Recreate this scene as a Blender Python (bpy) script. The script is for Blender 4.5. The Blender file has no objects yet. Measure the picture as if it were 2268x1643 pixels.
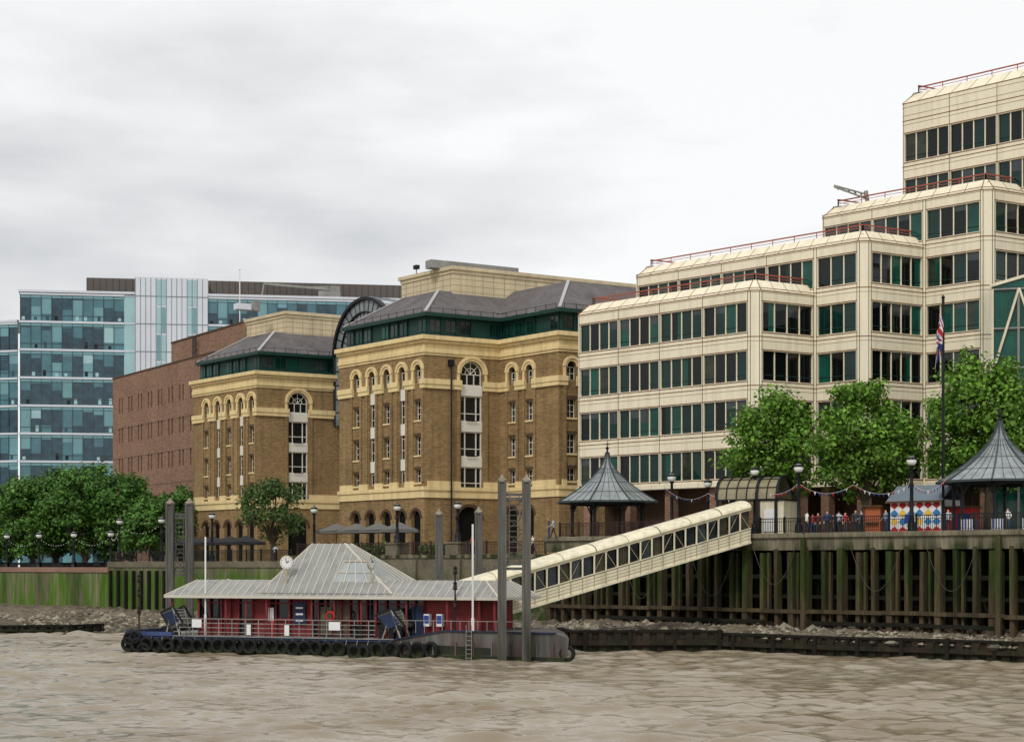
import bpy, math, random
import numpy as np
from mathutils import Vector, Matrix
R = random.Random(11)
# ------------------------------------------------------------------ survey
F, CX, HY, CZ = 3800.0, 1134.0, 1250.0, 6.0     # lens / eye height used when surveying distances
def SX(px, d): return (px-CX)/F*d
def SZ(y, d): return CZ+(HY-y)*d/F
def lin(c):
    o = []
    for v in c:
        v = v/255.0
        o.append(v/12.92 if v <= .04045 else ((v+.055)/1.055)**2.4)
    return (o[0], o[1], o[2], 1)
# ------------------------------------------------------------------ materials
M = {}
def mat(name, c, rough=.8, var=.12, scale=.6, fine=9.0, metal=0, spec=.3, bump=0, streak=False,
        c2=None, z0=0, z1=1, brick=False, transl=0, island=0, amount=1.0, grime=0):
    m = bpy.data.materials.new(name); m.use_nodes = True
    nt = m.node_tree; N = nt.nodes; L = nt.links
    b = N['Principled BSDF']
    b.inputs['Roughness'].default_value = rough
    b.inputs['Metallic'].default_value = metal
    b.inputs['Specular IOR Level'].default_value = spec
    tc = N.new('ShaderNodeTexCoord')
    mp = N.new('ShaderNodeMapping'); L.new(tc.outputs['Object'], mp.inputs[0])
    if streak: mp.inputs['Scale'].default_value = (1, 1, .12)
    n1 = N.new('ShaderNodeTexNoise'); n1.inputs['Scale'].default_value = scale; n1.inputs['Detail'].default_value = 5
    n2 = N.new('ShaderNodeTexNoise'); n2.inputs['Scale'].default_value = fine; n2.inputs['Detail'].default_value = 3
    L.new(mp.outputs[0], n1.inputs['Vector']); L.new(mp.outputs[0], n2.inputs['Vector'])
    def mr(src, lo, hi, a=.3, bb=.7):
        r = N.new('ShaderNodeMapRange'); L.new(src, r.inputs[0])
        r.inputs[1].default_value = a; r.inputs[2].default_value = bb
        r.inputs[3].default_value = lo; r.inputs[4].default_value = hi
        return r.outputs[0]
    def mul(a, bb):
        q = N.new('ShaderNodeMath'); q.operation = 'MULTIPLY'; L.new(a, q.inputs[0])
        if isinstance(bb, float): q.inputs[1].default_value = bb
        else: L.new(bb, q.inputs[1])
        return q.outputs[0]
    f = mul(mr(n1.outputs[0], 1-var, 1+var), mr(n2.outputs[0], 1-var*.7, 1+var*.7))
    if grime:   # vertical rain streaks
        mg = N.new('ShaderNodeMapping'); mg.inputs['Scale'].default_value = (1.6, 1.6, .08); L.new(tc.outputs['Object'], mg.inputs[0])
        ng = N.new('ShaderNodeTexNoise'); ng.inputs['Scale'].default_value = 1.3; ng.inputs['Detail'].default_value = 6; L.new(mg.outputs[0], ng.inputs['Vector'])
        f = mul(f, mr(ng.outputs[0], 1-grime, 1.03, .35, .55))
    if island:
        g = N.new('ShaderNodeNewGeometry')
        f = mul(f, mr(g.outputs['Random Per Island'], 1-island, 1+island, 0, 1))
    col = N.new('ShaderNodeRGB'); col.outputs[0].default_value = lin(c); src = col.outputs[0]
    sep = N.new('ShaderNodeSeparateXYZ'); L.new(tc.outputs['Object'], sep.inputs[0])
    if brick:
        cb = N.new('ShaderNodeCombineXYZ')
        q = N.new('ShaderNodeMath'); q.operation = 'MULTIPLY'; q.inputs[1].default_value = 1.35
        L.new(sep.outputs[0], q.inputs[0]); L.new(q.outputs[0], cb.inputs[0]); L.new(sep.outputs[2], cb.inputs[1])
        bt = N.new('ShaderNodeTexBrick'); L.new(cb.outputs[0], bt.inputs['Vector'])
        bt.inputs['Scale'].default_value = 1.0
        bt.inputs['Brick Width'].default_value = .45; bt.inputs['Row Height'].default_value = .16
        bt.inputs['Mortar Size'].default_value = .02
        cc = lin(c)
        bt.inputs['Color1'].default_value = tuple(min(1, v*1.16) for v in cc[:3])+(1,)
        bt.inputs['Color2'].default_value = tuple(v*.74 for v in cc[:3])+(1,)
        bt.inputs['Mortar'].default_value = tuple(v*.7 for v in cc[:3])+(1,)
        src = bt.outputs[0]
    if c2 is not None:
        n3 = N.new('ShaderNodeTexNoise'); n3.inputs['Scale'].default_value = 1.1; n3.inputs['Detail'].default_value = 6
        L.new(mp.outputs[0], n3.inputs['Vector'])
        zf = mr(sep.outputs[2], 0, 1, z0, z1)
        ff = mul(mul(zf, mr(n3.outputs[0], .1, 1.3, .38, .6)), float(amount))
        cl = N.new('ShaderNodeClamp'); L.new(ff, cl.inputs[0])
        mx = N.new('ShaderNodeMixRGB'); L.new(cl.outputs[0], mx.inputs[0]); L.new(src, mx.inputs[1])
        mx.inputs[2].default_value = lin(c2); src = mx.outputs[0]
    vs = N.new('ShaderNodeVectorMath'); vs.operation = 'SCALE'
    L.new(src, vs.inputs[0]); L.new(f, vs.inputs['Scale'])
    L.new(vs.outputs[0], b.inputs['Base Color'])
    if bump:
        bp = N.new('ShaderNodeBump'); bp.inputs['Strength'].default_value = bump; bp.inputs['Distance'].default_value = .05
        L.new(n2.outputs[0], bp.inputs['Height']); L.new(bp.outputs[0], b.inputs['Normal'])
    if transl:
        out = N['Material Output']; t = N.new('ShaderNodeBsdfTranslucent'); ms = N.new('ShaderNodeMixShader')
        L.new(vs.outputs[0], t.inputs[0]); ms.inputs[0].default_value = transl
        L.new(b.outputs[0], ms.inputs[1]); L.new(t.outputs[0], ms.inputs[2]); L.new(ms.outputs[0], out.inputs[0])
    M[name] = m
    return m
mat('stock_brick', (152, 125, 86), .9, .14, .35, brick=True, grime=.18)
mat('brown_brick', (146, 114, 93), .9, .09, .25, brick=True, grime=.1)
mat('dark_brick', (84, 66, 50), .9, .15, .5)
mat('yellow_stone', (230, 206, 152), .75, .06, .5, grime=.16)
mat('ashlar', (206, 190, 156), .8, .09, .4, grime=.14)
mat('ashlar_joint', (146, 130, 102), .9, .05)
mat('white_frame', (226, 222, 208), .6, .04)
mat('window_dark', (22, 26, 28), .08, .35, .7, spec=.6)
mat('window_mid', (44, 52, 54), .1, .5, .9, spec=.6)
mat('slate', (100, 95, 94), .75, .2, .5, 14, grime=.18)
mat('lead_hip', (172, 170, 168), .6, .06)
mat('green_paint', (18, 56, 48), .5, .12)
mat('cladding', (236, 225, 197), .5, .03, .25, 3, grime=.09)
mat('cladding_joint', (120, 74, 40), .8, .08)
mat('grey_joint', (160, 148, 124), .8, .05)
mat('black_joint', (40, 34, 28), .8, .05)
mat('glass_a', (8, 44, 38), .05, .35, .5, spec=.36)
mat('glass_b', (18, 74, 62), .07, .35, .5, spec=.36)
mat('glass_c', (10, 14, 13), .04, .3, .5, spec=.34)
mat('glass_d', (46, 52, 42), .1, .5, 1.2, spec=.34)
mat('rail_red', (158, 84, 66), .6, .1)
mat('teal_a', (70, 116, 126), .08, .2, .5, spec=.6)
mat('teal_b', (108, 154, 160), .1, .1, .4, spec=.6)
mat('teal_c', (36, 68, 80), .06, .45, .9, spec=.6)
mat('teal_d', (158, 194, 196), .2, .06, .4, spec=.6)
mat('white_panel', (214, 218, 224), .5, .04, .3)
mat('panel_joint', (138, 144, 150), .7, .05)
mat('plant_brown', (96, 90, 86), .8, .08, .4)
mat('roof_flat', (128, 124, 118), .9, .1)
mat('concrete', (128, 120, 100), .9, .34, .5, 6, c2=(50, 56, 30), z0=8.4, z1=7.0, bump=.3, streak=True)
mat('paving', (150, 144, 132), .9, .1, .4)
mat('stone_wall', (108, 101, 84), .9, .3, .4, 5, c2=(54, 70, 26), z0=5.9, z1=3.0, bump=.4)
mat('algae_wall', (108, 102, 80), .9, .38, .35, 4, c2=(74, 102, 30), z0=6.0, z1=4.2, bump=.4, streak=True, amount=1.4)
mat('red_coping', (140, 110, 94), .9, .16)
mat('timber', (76, 64, 47), .9, .5, .8, 7, c2=(48, 60, 20), z0=2.4, z1=4.8, bump=.5, streak=True, amount=1.1)
mat('timber_dark', (30, 27, 20), .95, .3, .8, 7, c2=(26, 34, 12), z0=1, z1=4)
mat('void_shade', (7, 7, 6), .95, .2)  # near-black colour stands in for deep shade behind piles and in arches
mat('sheet_pile', (50, 40, 30), .85, .45, .9, 6, c2=(30, 34, 16), z0=1.3, z1=.2)
mat('rubble', (104, 94, 78), .95, .45, .9, 5, bump=1.0, c2=(54, 54, 38), z0=1.0, z1=.1)
mat('rubble_stone', (128, 120, 104), .95, .25, 2, 8, island=.7)
mat('iron_black', (20, 22, 26), .5, .15)
mat('iron_red', (56, 40, 37), .6, .15)
mat('lamp_globe', (238, 238, 230), .25, .02, spec=.6)
mat('pile_grey', (92, 90, 84), .75, .36, .5, 5, c2=(46, 48, 34), z0=3.4, z1=.3, streak=True, bump=.2)
mat('pier_roof', (144, 143, 137), .42, .1, .4, spec=.5, grime=.16)
mat('pier_rib', (200, 195, 180), .5, .05)
mat('pier_red', (122, 44, 46), .6, .16)
mat('pier_red_dark', (70, 30, 30), .6, .12)
mat('pier_glass', (30, 36, 39), .08, .5, 1.2, spec=.5)
mat('gangway_glass', (62, 58, 44), .3, .45, 1.0, spec=.3)
mat('pier_inside', (92, 84, 68), .8, .4, 1.4)
mat('steel_grey', (140, 138, 132), .5, .18, .8)
mat('chain_dark', (80, 78, 68), .7, .2, .8)
mat('hull_grey', (94, 94, 91), .7, .36, .5, 4, c2=(80, 56, 42), z0=2.2, z1=.0, streak=True, amount=.8)
mat('hull_dark', (36, 36, 34), .8, .35, .6, 6, c2=(44, 54, 20), z0=1.0, z1=-.1, amount=.9)
mat('blue_paint', (62, 76, 116), .5, .35, 1.2)
mat('navy_paint', (36, 48, 76), .5, .25)
mat('tyre', (22, 22, 23), .75, .25, 2, c2=(38, 48, 20), z0=.6, z1=-.2)
mat('cream_paint', (226, 217, 188), .5, .07, .5, grime=.18)
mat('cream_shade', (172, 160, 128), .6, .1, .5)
mat('cream_pole', (226, 224, 218), .5, .05)
mat('smoky_glazing', (138, 128, 100), .2, .2, 1, spec=.6)
mat('gazebo_roof', (140, 146, 146), .45, .22, .7, spec=.5, grime=.18)
mat('gazebo_rib', (62, 72, 72), .6, .1)
mat('rooflight_glass', (158, 164, 164), .25, .1, 1, spec=.6)
mat('galleria_glass', (196, 204, 204), .25, .08, 1, spec=.6)
mat('arch_glass', (120, 128, 128), .15, .2, 1, spec=.6)
mat('canvas_grey', (108, 106, 102), .9, .08)
mat('canvas_black', (48, 48, 50), .9, .1)
mat('orange_brown', (168, 94, 60), .8, .1)
mat('kiosk_roof', (112, 122, 132), .7, .08)
mat('flag_red', (174, 42, 44), .8, .08); mat('flag_white', (222, 220, 216), .8, .04); mat('flag_blue', (38, 58, 124), .8, .08)
mat('harl_yellow', (224, 184, 84), .8, .05); mat('harl_blue', (60, 120, 170), .8, .05)
mat('sign_white', (226, 226, 224), .5, .03)
mat('sign_blue', (40, 70, 150), .5, .05)
mat('bark', (80, 70, 56), .95, .25, 2)
mat('leaf_plane', (106, 144, 52), .5, .34, .5, 3, transl=.3, island=.6)
mat('leaf_olive', (82, 106, 54), .6, .3, .45, 3, transl=.25, island=.5)
mat('leaf_dark', (82, 120, 50), .55, .36, .3, 3, transl=.28, island=.6)
mat('skin', (206, 160, 134), .6, .05); mat('hair', (58, 44, 34), .8, .1)
for i, c in enumerate([(186, 190, 198), (60, 74, 110), (190, 70, 60), (74, 74, 78), (226, 222, 214), (112, 60, 56), (48, 50, 60), (130, 150, 170)]):
    mat('cloth_%d' % i, c, .85, .1, 3)

# ------------------------------------------------------------------ mesh builder
class Obj:
    def __init__(self, name, loc=None):
        self.root = bpy.data.objects.new(name, None); bpy.context.scene.collection.objects.link(self.root)
        self.root.empty_display_size = .5
        self.p = {}
    def part(self, part, m):
        k = (part, m)
        if k not in self.p: self.p[k] = ([], [])
        return self.p[k]
    def poly(self, part, m, pts):
        v, f = self.part(part, m); n = len(v)
        v.extend([tuple(p) for p in pts]); f.append(tuple(range(n, n+len(pts))))
    def hexa(self, part, m, p):   # 8 pts bottom 4, top 4
        v, f = self.part(part, m); n = len(v); v.extend([tuple(q) for q in p])
        for a in ((0, 3, 2, 1), (4, 5, 6, 7), (0, 1, 5, 4), (1, 2, 6, 5), (2, 3, 7, 6), (3, 0, 4, 7)):
            f.append(tuple(n+i for i in a))
    def box(self, part, m, fr, s0, s1, o0, o1, z0, z1):
        P = fr.pt
        self.hexa(part, m, [P(s0, o0, z0), P(s1, o0, z0), P(s1, o1, z0), P(s0, o1, z0),
                            P(s0, o0, z1), P(s1, o0, z1), P(s1, o1, z1), P(s0, o1, z1)])
    def bar(self, part, m, a, b, w=.05, h=None):
        h = h or w
        a = Vector(a); b = Vector(b); d = b-a
        if d.length < 1e-6: return
        d.normalize()
        up = Vector((0, 0, 1)) if abs(d.z) < .9 else Vector((0, 1, 0))
        s = d.cross(up).normalized(); u = s.cross(d).normalized()
        s = s*(w/2); u = u*(h/2)
        self.hexa(part, m, [a-s-u, a+s-u, a+s+u, a-s+u, b-s-u, b+s-u, b+s+u, b-s+u])
    def lathe(self, part, m, c, prof, n=12):
        v, f = self.part(part, m); b = len(v)
        for (r, z) in prof:
            for i in range(n):
                a = 2*math.pi*(i+.5)/n
                v.append((c[0]+r*math.cos(a), c[1]+r*math.sin(a), c[2]+z))
        for j in range(len(prof)-1):
            for i in range(n):
                i2 = (i+1) % n
                f.append((b+j*n+i, b+j*n+i2, b+(j+1)*n+i2, b+(j+1)*n+i))
    def done(self, smooth=()):
        for (part, m), (v, f) in self.p.items():
            me = bpy.data.meshes.new(part); me.from_pydata(v, [], f); me.materials.append(M[m])
            if part in smooth: me.polygons.foreach_set('use_smooth', [True]*len(f))
            o = bpy.data.objects.new(part, me); bpy.context.scene.collection.objects.link(o)
            o.parent = self.root
        return self
class Frame:
    def __init__(self, o, b=None, t=None):
        self.o = Vector(o[:2])
        if t is None:
            t = Vector(b[:2])-self.o; self.len = t.length
        self.t = Vector(t[:2]).normalized(); self.n = Vector((self.t.y, -self.t.x))
    def pt(self, s, o, z):
        q = self.o+self.t*s+self.n*o
        return (q.x, q.y, z)
    def s_at(self, px, off=0):
        q = self.o+self.n*off; k = (px-CX)/F
        return (k*q.y-q.x)/(self.t.x-k*self.t.y)
def offs(pts, o):
    """mitred offset of an open 2D polyline toward its right-hand side"""
    P = [Vector(p[:2]) for p in pts]; out = []
    for i, p in enumerate(P):
        ns = []
        if i > 0: t = (P[i]-P[i-1]).normalized(); ns.append(Vector((t.y, -t.x)))
        if i < len(P)-1: t = (P[i+1]-P[i]).normalized(); ns.append(Vector((t.y, -t.x)))
        if len(ns) == 1: out.append(p+ns[0]*o)
        else:
            m = (ns[0]+ns[1]); m.normalize(); out.append(p+m*(o/max(.3, m.dot(ns[0]))))
    return out
def strip(ob, part, m, pts, o0, z0, o1, z1):
    A = offs(pts, o0); B = offs(pts, o1)
    for i in range(len(pts)-1):
        ob.poly(part, m, [(A[i].x, A[i].y, z0), (A[i+1].x, A[i+1].y, z0), (B[i+1].x, B[i+1].y, z1), (B[i].x, B[i].y, z1)])
def band(ob, part, m, pts, o, z0, z1, oi=0.0):
    strip(ob, part, m, pts, o, z0, o, z1); strip(ob, part, m, pts, oi, z0, o, z0); strip(ob, part, m, pts, o, z1, oi, z1)
    for e in (0, -1):
        A = offs(pts, o)[e]; B = offs(pts, oi)[e]
        ob.poly(part, m, [(A.x, A.y, z0), (B.x, B.y, z0), (B.x, B.y, z1), (A.x, A.y, z1)])
def wall(ob, part, m, fr, s0, s1, z0, z1, ops, depth=.3, glass='window_dark', gpart='windows', reveal=None):
    """wall sheet with real recessed openings. op=(a0,a1,b0,b1,arch[,glassmat])"""
    reveal = reveal or m
    S = sorted(set([s0, s1]+[q for op in ops for q in op[:2]])); Zs = sorted(set([z0, z1]+[q for op in ops for q in op[2:4]]))
    S = [q for q in S if s0-1e-6 <= q <= s1+1e-6]; Zs = [q for q in Zs if z0-1e-6 <= q <= z1+1e-6]
    for j in range(len(Zs)-1):
        run = None
        for i in range(len(S)-1):
            cs = (S[i]+S[i+1])/2; cz = (Zs[j]+Zs[j+1])/2
            hole = any(op[0] < cs < op[1] and op[2] < cz < op[3] for op in ops)
            if not hole and run is None: run = S[i]
            if hole and run is not None:
                ob.poly(part, m, [fr.pt(run, 0, Zs[j]), fr.pt(S[i], 0, Zs[j]), fr.pt(S[i], 0, Zs[j+1]), fr.pt(run, 0, Zs[j+1])]); run = None
        if run is not None:
            ob.poly(part, m, [fr.pt(run, 0, Zs[j]), fr.pt(s1, 0, Zs[j]), fr.pt(s1, 0, Zs[j+1]), fr.pt(run, 0, Zs[j+1])])
    for op in ops:
        a0, a1, b0, b1, arch = op[:5]; g = op[5] if len(op) > 5 else glass
        d = -depth
        if arch:
            r = (a1-a0)/2; c = (a0+a1)/2; zs = b1-r; n = 10
            arc = [(c-r*math.cos(math.pi*i/n), zs+r*math.sin(math.pi*i/n)) for i in range(n+1)]
            for i in range(n):
                (x0, y0), (x1, y1) = arc[i], arc[i+1]
                ob.poly(part, m, [fr.pt(x0, 0, y0), fr.pt(x1, 0, y1), fr.pt(x1, 0, b1), fr.pt(x0, 0, b1)])
                ob.poly(part, reveal, [fr.pt(x0, 0, y0), fr.pt(x1, 0, y1), fr.pt(x1, d, y1), fr.pt(x0, d, y0)])
            top = zs
        else:
            top = b1
            ob.poly(part, reveal, [fr.pt(a0, 0, b1), fr.pt(a1, 0, b1), fr.pt(a1, d, b1), fr.pt(a0, d, b1)])
        ob.poly(part, reveal, [fr.pt(a0, 0, b0), fr.pt(a1, 0, b0), fr.pt(a1, d, b0), fr.pt(a0, d, b0)])
        for a in (a0, a1): ob.poly(part, reveal, [fr.pt(a, 0, b0), fr.pt(a, 0, top), fr.pt(a, d, top), fr.pt(a, d, b0)])
        if g: ob.poly(gpart, g, [fr.pt(a0, d, b0), fr.pt(a1, d, b0), fr.pt(a1, d, b1), fr.pt(a0, d, b1)])
def ring(ob, part, m, fr, c, zs, r0, r1, o0, o1, n=14, a0=0, a1=math.pi):
    for i in range(n):
        t0 = a0+(a1-a0)*i/n; t1 = a0+(a1-a0)*(i+1)/n
        def q(r, t, o): return fr.pt(c-r*math.cos(t), o, zs+r*math.sin(t))
        ob.poly(part, m, [q(r0, t0, o1), q(r0, t1, o1), q(r1, t1, o1), q(r1, t0, o1)])
        ob.poly(part, m, [q(r1, t0, o1), q(r1, t1, o1), q(r1, t1, o0), q(r1, t0, o0)])
        ob.poly(part, m, [q(r0, t0, o1), q(r0, t1, o1), q(r0, t1, o0), q(r0, t0, o0)])
def grid_frame(ob, part, m, fr, a0, a1, b0, b1, o, nx, nz, w=.08, t=.06):
    for i in range(nx+1):
        a = a0+(a1-a0)*i/nx; a = min(max(a, a0+w/2), a1-w/2)
        ob.box(part, m, fr, a-w/2, a+w/2, o, o+t, b0, b1)
    for j in range(nz+1):
        b = b0+(b1-b0)*j/nz; b = min(max(b, b0+w/2), b1-w/2)
        ob.box(part, m, fr, a0, a1, o, o+t*.8, b-w/2, b+w/2)

# ------------------------------------------------------------------ warehouses
U = Vector((-.8, 1)).normalized(); V = Vector((1, .6)).normalized()
QZ = 6.3
def ware_face(ob, a, b, cols, arcs, zb=QZ, rail_pier=True):
    fr = Frame(a, b); Ln = fr.len
    ops = []
    for (s, k) in cols:
        w = 1.0
        if k == 'small':
            ops += [(s-.5, s+.5, 23.35, 25.1, True), (s-.48, s+.48, 19.8, 21.6, False, R.choice(['window_mid', 'window_dark'])), (s-.48, s+.48, 16.45, 18.3, False, 'window_dark'), (s-.45, s+.45, 13.85, 15.1, False)]
        elif k == 'tall':
            ops += [(s-.5, s+.5, 13.85, 25.1, True, 'window_dark')]
        elif k == 'big':
            ops += [(s-1.2, s+1.2, 13.1, 25.6, True, 'window_dark')]
    for (s, w, t) in arcs:
        ops += [(s-w/2, s+w/2, zb, t, True, 'void_shade')]
    wall(ob, 'walls', 'stock_brick', fr, 0, Ln, zb, 27.0, ops, .38)
    for (s, k) in cols:
        o = -.37
        if k == 'small':
            for (z0, z1) in ((19.8, 21.6), (16.45, 18.3), (13.85, 15.1)):
                grid_frame(ob, 'window_frames', 'white_frame', fr, s-.48, s+.48, z0, z1, o, 2, 3 if z1-z0 > 1.5 else 2, .055)
                ob.box('sills', 'yellow_stone', fr, s-.6, s+.6, .0, .1, z0-.16, z0)
                ob.box('lintels', 'dark_brick', fr, s-.6, s+.6, .0, .03, z1, z1+.25)
            grid_frame(ob, 'window_frames', 'white_frame', fr, s-.5, s+.5, 23.35, 24.6, o, 2, 2, .055)
        elif k == 'tall':
            for z in (22.4, 19.05, 15.65):
                ob.box('spandrels', 'white_frame', fr, s-.5, s+.5, o, o+.22, z-.55, z+.55)
            grid_frame(ob, 'window_frames', 'white_frame', fr, s-.5, s+.5, 13.85, 24.6, o, 2, 10, .06)
        elif k == 'big':
            for (z0, z1) in ((22.3, 23.3), (18.85, 19.8), (15.45, 16.4)):
                ob.box('spandrels', 'white_frame', fr, s-1.2, s+1.2, o, o+.24, z0, z1)
            for (z0, z1) in ((19.8, 22.3), (16.4, 18.85), (13.1, 15.45)):
                grid_frame(ob, 'window_frames', 'white_frame', fr, s-1.2, s+1.2, z0, z1, o, 1, 1, .11, .1)
                for q in (-.62, .62): ob.box('window_frames', 'white_frame', fr, s+q-.05, s+q+.05, o, o+.09, z0, z1)
                ob.box('window_frames', 'white_frame', fr, s-1.15, s+1.15, o, o+.07, z0+.75, z0+.83)
                ob.box('balconettes', 'iron_black', fr, s-.6, s+.6, .0, .05, z0+.02, z0+.1)
            grid_frame(ob, 'window_frames', 'white_frame', fr, s-1.15, s+1.15, 23.3, 24.4, o, 3, 1, .07, .1)
            ring(ob, 'window_frames', 'white_frame', fr, s, 24.4, 1.1, 1.2, -.37, -.25)
            ring(ob, 'window_frames', 'white_frame', fr, s, 24.4, .55, .61, -.37, -.27)
            for k2 in range(1, 4):
                t = math.pi*k2/4
                ob.bar('window_frames', 'white_frame', fr.pt(s, -.3, 24.4), fr.pt(s-1.1*math.cos(t), -.3, 24.4+1.1*math.sin(t)), .06)
        r = 1.2 if k == 'big' else .5
        zs = (25.6 if k == 'big' else 25.1)-r
        ring(ob, 'archivolts', 'yellow_stone', fr, s, zs, r+.02, r+.26, 0, .1)
        ring(ob, 'archivolts', 'yellow_stone', fr, s, zs, r+.26, r+.5, 0, .2)
        for sg in (-1, 1):   # brick pilaster strips beside the bay
            c = s+sg*(r+.33)
            ob.box('pilasters', 'stock_brick', fr, c-.17, c+.17, 0, .14, 13.9, 22.78)
            if zs > 23.72: ob.box('archivolts', 'yellow_stone', fr, c-.14, c+.14, 0, .12, 23.72, zs)
    for (s, w, t) in arcs:
        ring(ob, 'arcade_rings', 'dark_brick', fr, s, t-w/2, w/2+.01, w/2+.28, 0, .05)
    return fr
def segs_between(fr, cols):
    """solid wall stretches left and right of each bay, for the impost band"""
    ivs = sorted([(s-(1.2 if k == 'big' else .5), s+(1.2 if k == 'big' else .5)) for s, k in cols])
    out = []; cur = 0
    for a, b in ivs: out.append((cur, a)); cur = b
    out.append((cur, fr.len)); return out
def warehouse(name, pts, facecols, facearcs, zb=QZ):
    ob = Obj(name)
    frs = []
    for i in range(len(pts)-1):
        frs.append(ware_face(ob, pts[i], pts[i+1], facecols[i], facearcs[i], zb))
    # impost bands, chained round the corners
    chains = []; cur = None
    for i, fr in enumerate(frs):
        ss = segs_between(fr, facecols[i])
        for j, (a, b) in enumerate(ss):
            pa = Vector(fr.pt(a, 0, 0)[:2]); pb = Vector(fr.pt(b, 0, 0)[:2])
            if j == 0 and cur: cur.append(pb)
            else: cur = [pa, pb]
            if j < len(ss)-1: chains.append(cur); cur = None
    if cur: chains.append(cur)
    for c in chains:
        band(ob, 'impost_band', 'yellow_stone', c, .2, 22.8, 23.2); band(ob, 'impost_band', 'yellow_stone', c, .28, 23.2, 23.7)
    band(ob, 'base_band', 'yellow_stone', pts, .14, 12.4, 13.1); band(ob, 'base_band', 'yellow_stone', pts, .26, 13.1, 13.45)
    for i, fr in enumerate(frs):
        for (a, b) in segs_between(fr, facecols[i]):
            e0 = 0.3 if a < .01 else .1; e1 = .3 if b > fr.len-.01 else .1
            if b-a > .8: ob.box('base_band', 'yellow_stone', fr, a+e0, b-e1, .0, .17, 13.45, 14.0)
    for (o, z0, z1) in ((.1, 25.95, 26.2), (.22, 26.2, 26.55), (.12, 26.55, 27.1), (.34, 27.1, 27.4), (.62, 27.4, 27.8)):
        band(ob, 'cornice', 'yellow_stone', pts, o, z0, z1, -.3)
    strip(ob, 'gutter_roof', 'roof_flat', pts, .0, 27.78, -2.2, 27.78)
    # clerestory
    strip(ob, 'clerestory', 'green_paint', pts, -.9, 27.8, -.9, 29.8)
    q = offs(pts, -.9)
    for i in range(len(q)-1):
        fr = Frame(q[i], q[i+1]); n = max(1, int(fr.len/1.5))
        for k in range(n):
            s = fr.len*(k+.5)/n
            if k % 4 == 3: continue
            ob.box('clerestory_windows', R.choice(['glass_a', 'window_dark', 'glass_b', 'window_mid']), fr, s-.58, s+.58, .02, .05, 28.35, 29.45)
            ob.box('clerestory_bars', 'green_paint', fr, s-.03, s+.03, .05, .1, 28.35, 29.45)
            ob.box('clerestory_bars', 'green_paint', fr, s+.6, s+.7, .0, .16, 27.8, 29.7)
        m_ = int(fr.len/1.3)
        for k in range(m_+1):   # gutter railing
            s = fr.len*k/max(1, m_); ob.box('roof_guard', 'iron_black', fr, s-.02, s+.02, .6, .64, 30.1, 30.6)
        ob.box('roof_guard', 'iron_black', fr, 0, fr.len, .6, .63, 30.5, 30.54)
    band(ob, 'eaves', 'green_paint', pts, -.25, 29.75, 30.1, -1.2)
    return ob, frs
def roof_strip(ob, pts, o0, z0, o1, z1):
    strip(ob, 'slate_roof', 'slate', pts, o0, z0, o1, z1)
    A = offs(pts, o0); B = offs(pts, o1)
    for i in range(1, len(pts)-1):
        ob.bar('hip_leads', 'lead_hip', (A[i].x, A[i].y, z0+.05), (B[i].x, B[i].y, z1+.05), .3, .12)
def attic(ob, c, l1, l2, z0, z1):
    """stone plant storey: corner c, l1 along U, l2 along V"""
    P = [Vector(c)+U*l1+V*6, Vector(c)+U*l1, Vector(c), Vector(c)+V*l2]
    strip(ob, 'attic_walls', 'ashlar', P, 0, z0, 0, z1)
    q = [P[1], P[2], P[3], P[3]+U*l1]
    ob.poly('attic_roof', 'roof_flat', [(v.x, v.y, z1-.05) for v in q])
    band(ob, 'attic_cornice', 'ashlar', P, .25, z1-.15, z1+.2, -.4); band(ob, 'attic_cornice', 'ashlar', P, .1, z1-.5, z1-.15)
    z = z0+.6
    while z < z1-.6:
        band(ob, 'attic_joints', 'ashlar_joint', P, .012, z, z+.035); z += .62
    for i in range(len(P)-1):
        fr = Frame(P[i], P[i+1]); s = .9
        while s < fr.len: ob.box('attic_joints', 'ashlar_joint', fr, s-.018, s+.018, .001, .015, z0, z1-.5); s += 1.25
# big block
C = Vector((SX(940, 163), 163))
A0 = C+U*14.8; A2 = C+V*8.35; s_ = 8.9; A3 = A2-U*s_; A4 = A3+V*26
pts = [A0, C, A2, A3, A4]
fr1 = Frame(A0, C); fr2 = Frame(C, A2); fr3 = Frame(A2, A3); fr4 = Frame(A3, A4)
c1 = [(fr1.s_at(px), k) for px, k in ((790, 'small'), (824, 'tall'), (857, 'small'), (891, 'tall'), (926, 'small'))]
c2 = [(fr2.s_at(1045), 'big')]
c3 = [(fr3.s_at(1135), 'small'), (fr3.s_at(1173), 'small')]
c4 = [(fr4.s_at(1266), 'small')]
a1 = [(fr1.s_at(px), 1.5, 11.2) for px in (787, 820, 855, 888, 921)]
a2 = [(fr2.s_at(1040), 2.6, 11.6)]
a3 = [(fr3.s_at(1133), 1.7, 11.6), (fr3.s_at(1170), 1.7, 11.6)]
big, bfr = warehouse('brick_warehouse', pts, [c1, c2, c3, c4], [a1, a2, a3, []])
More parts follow.
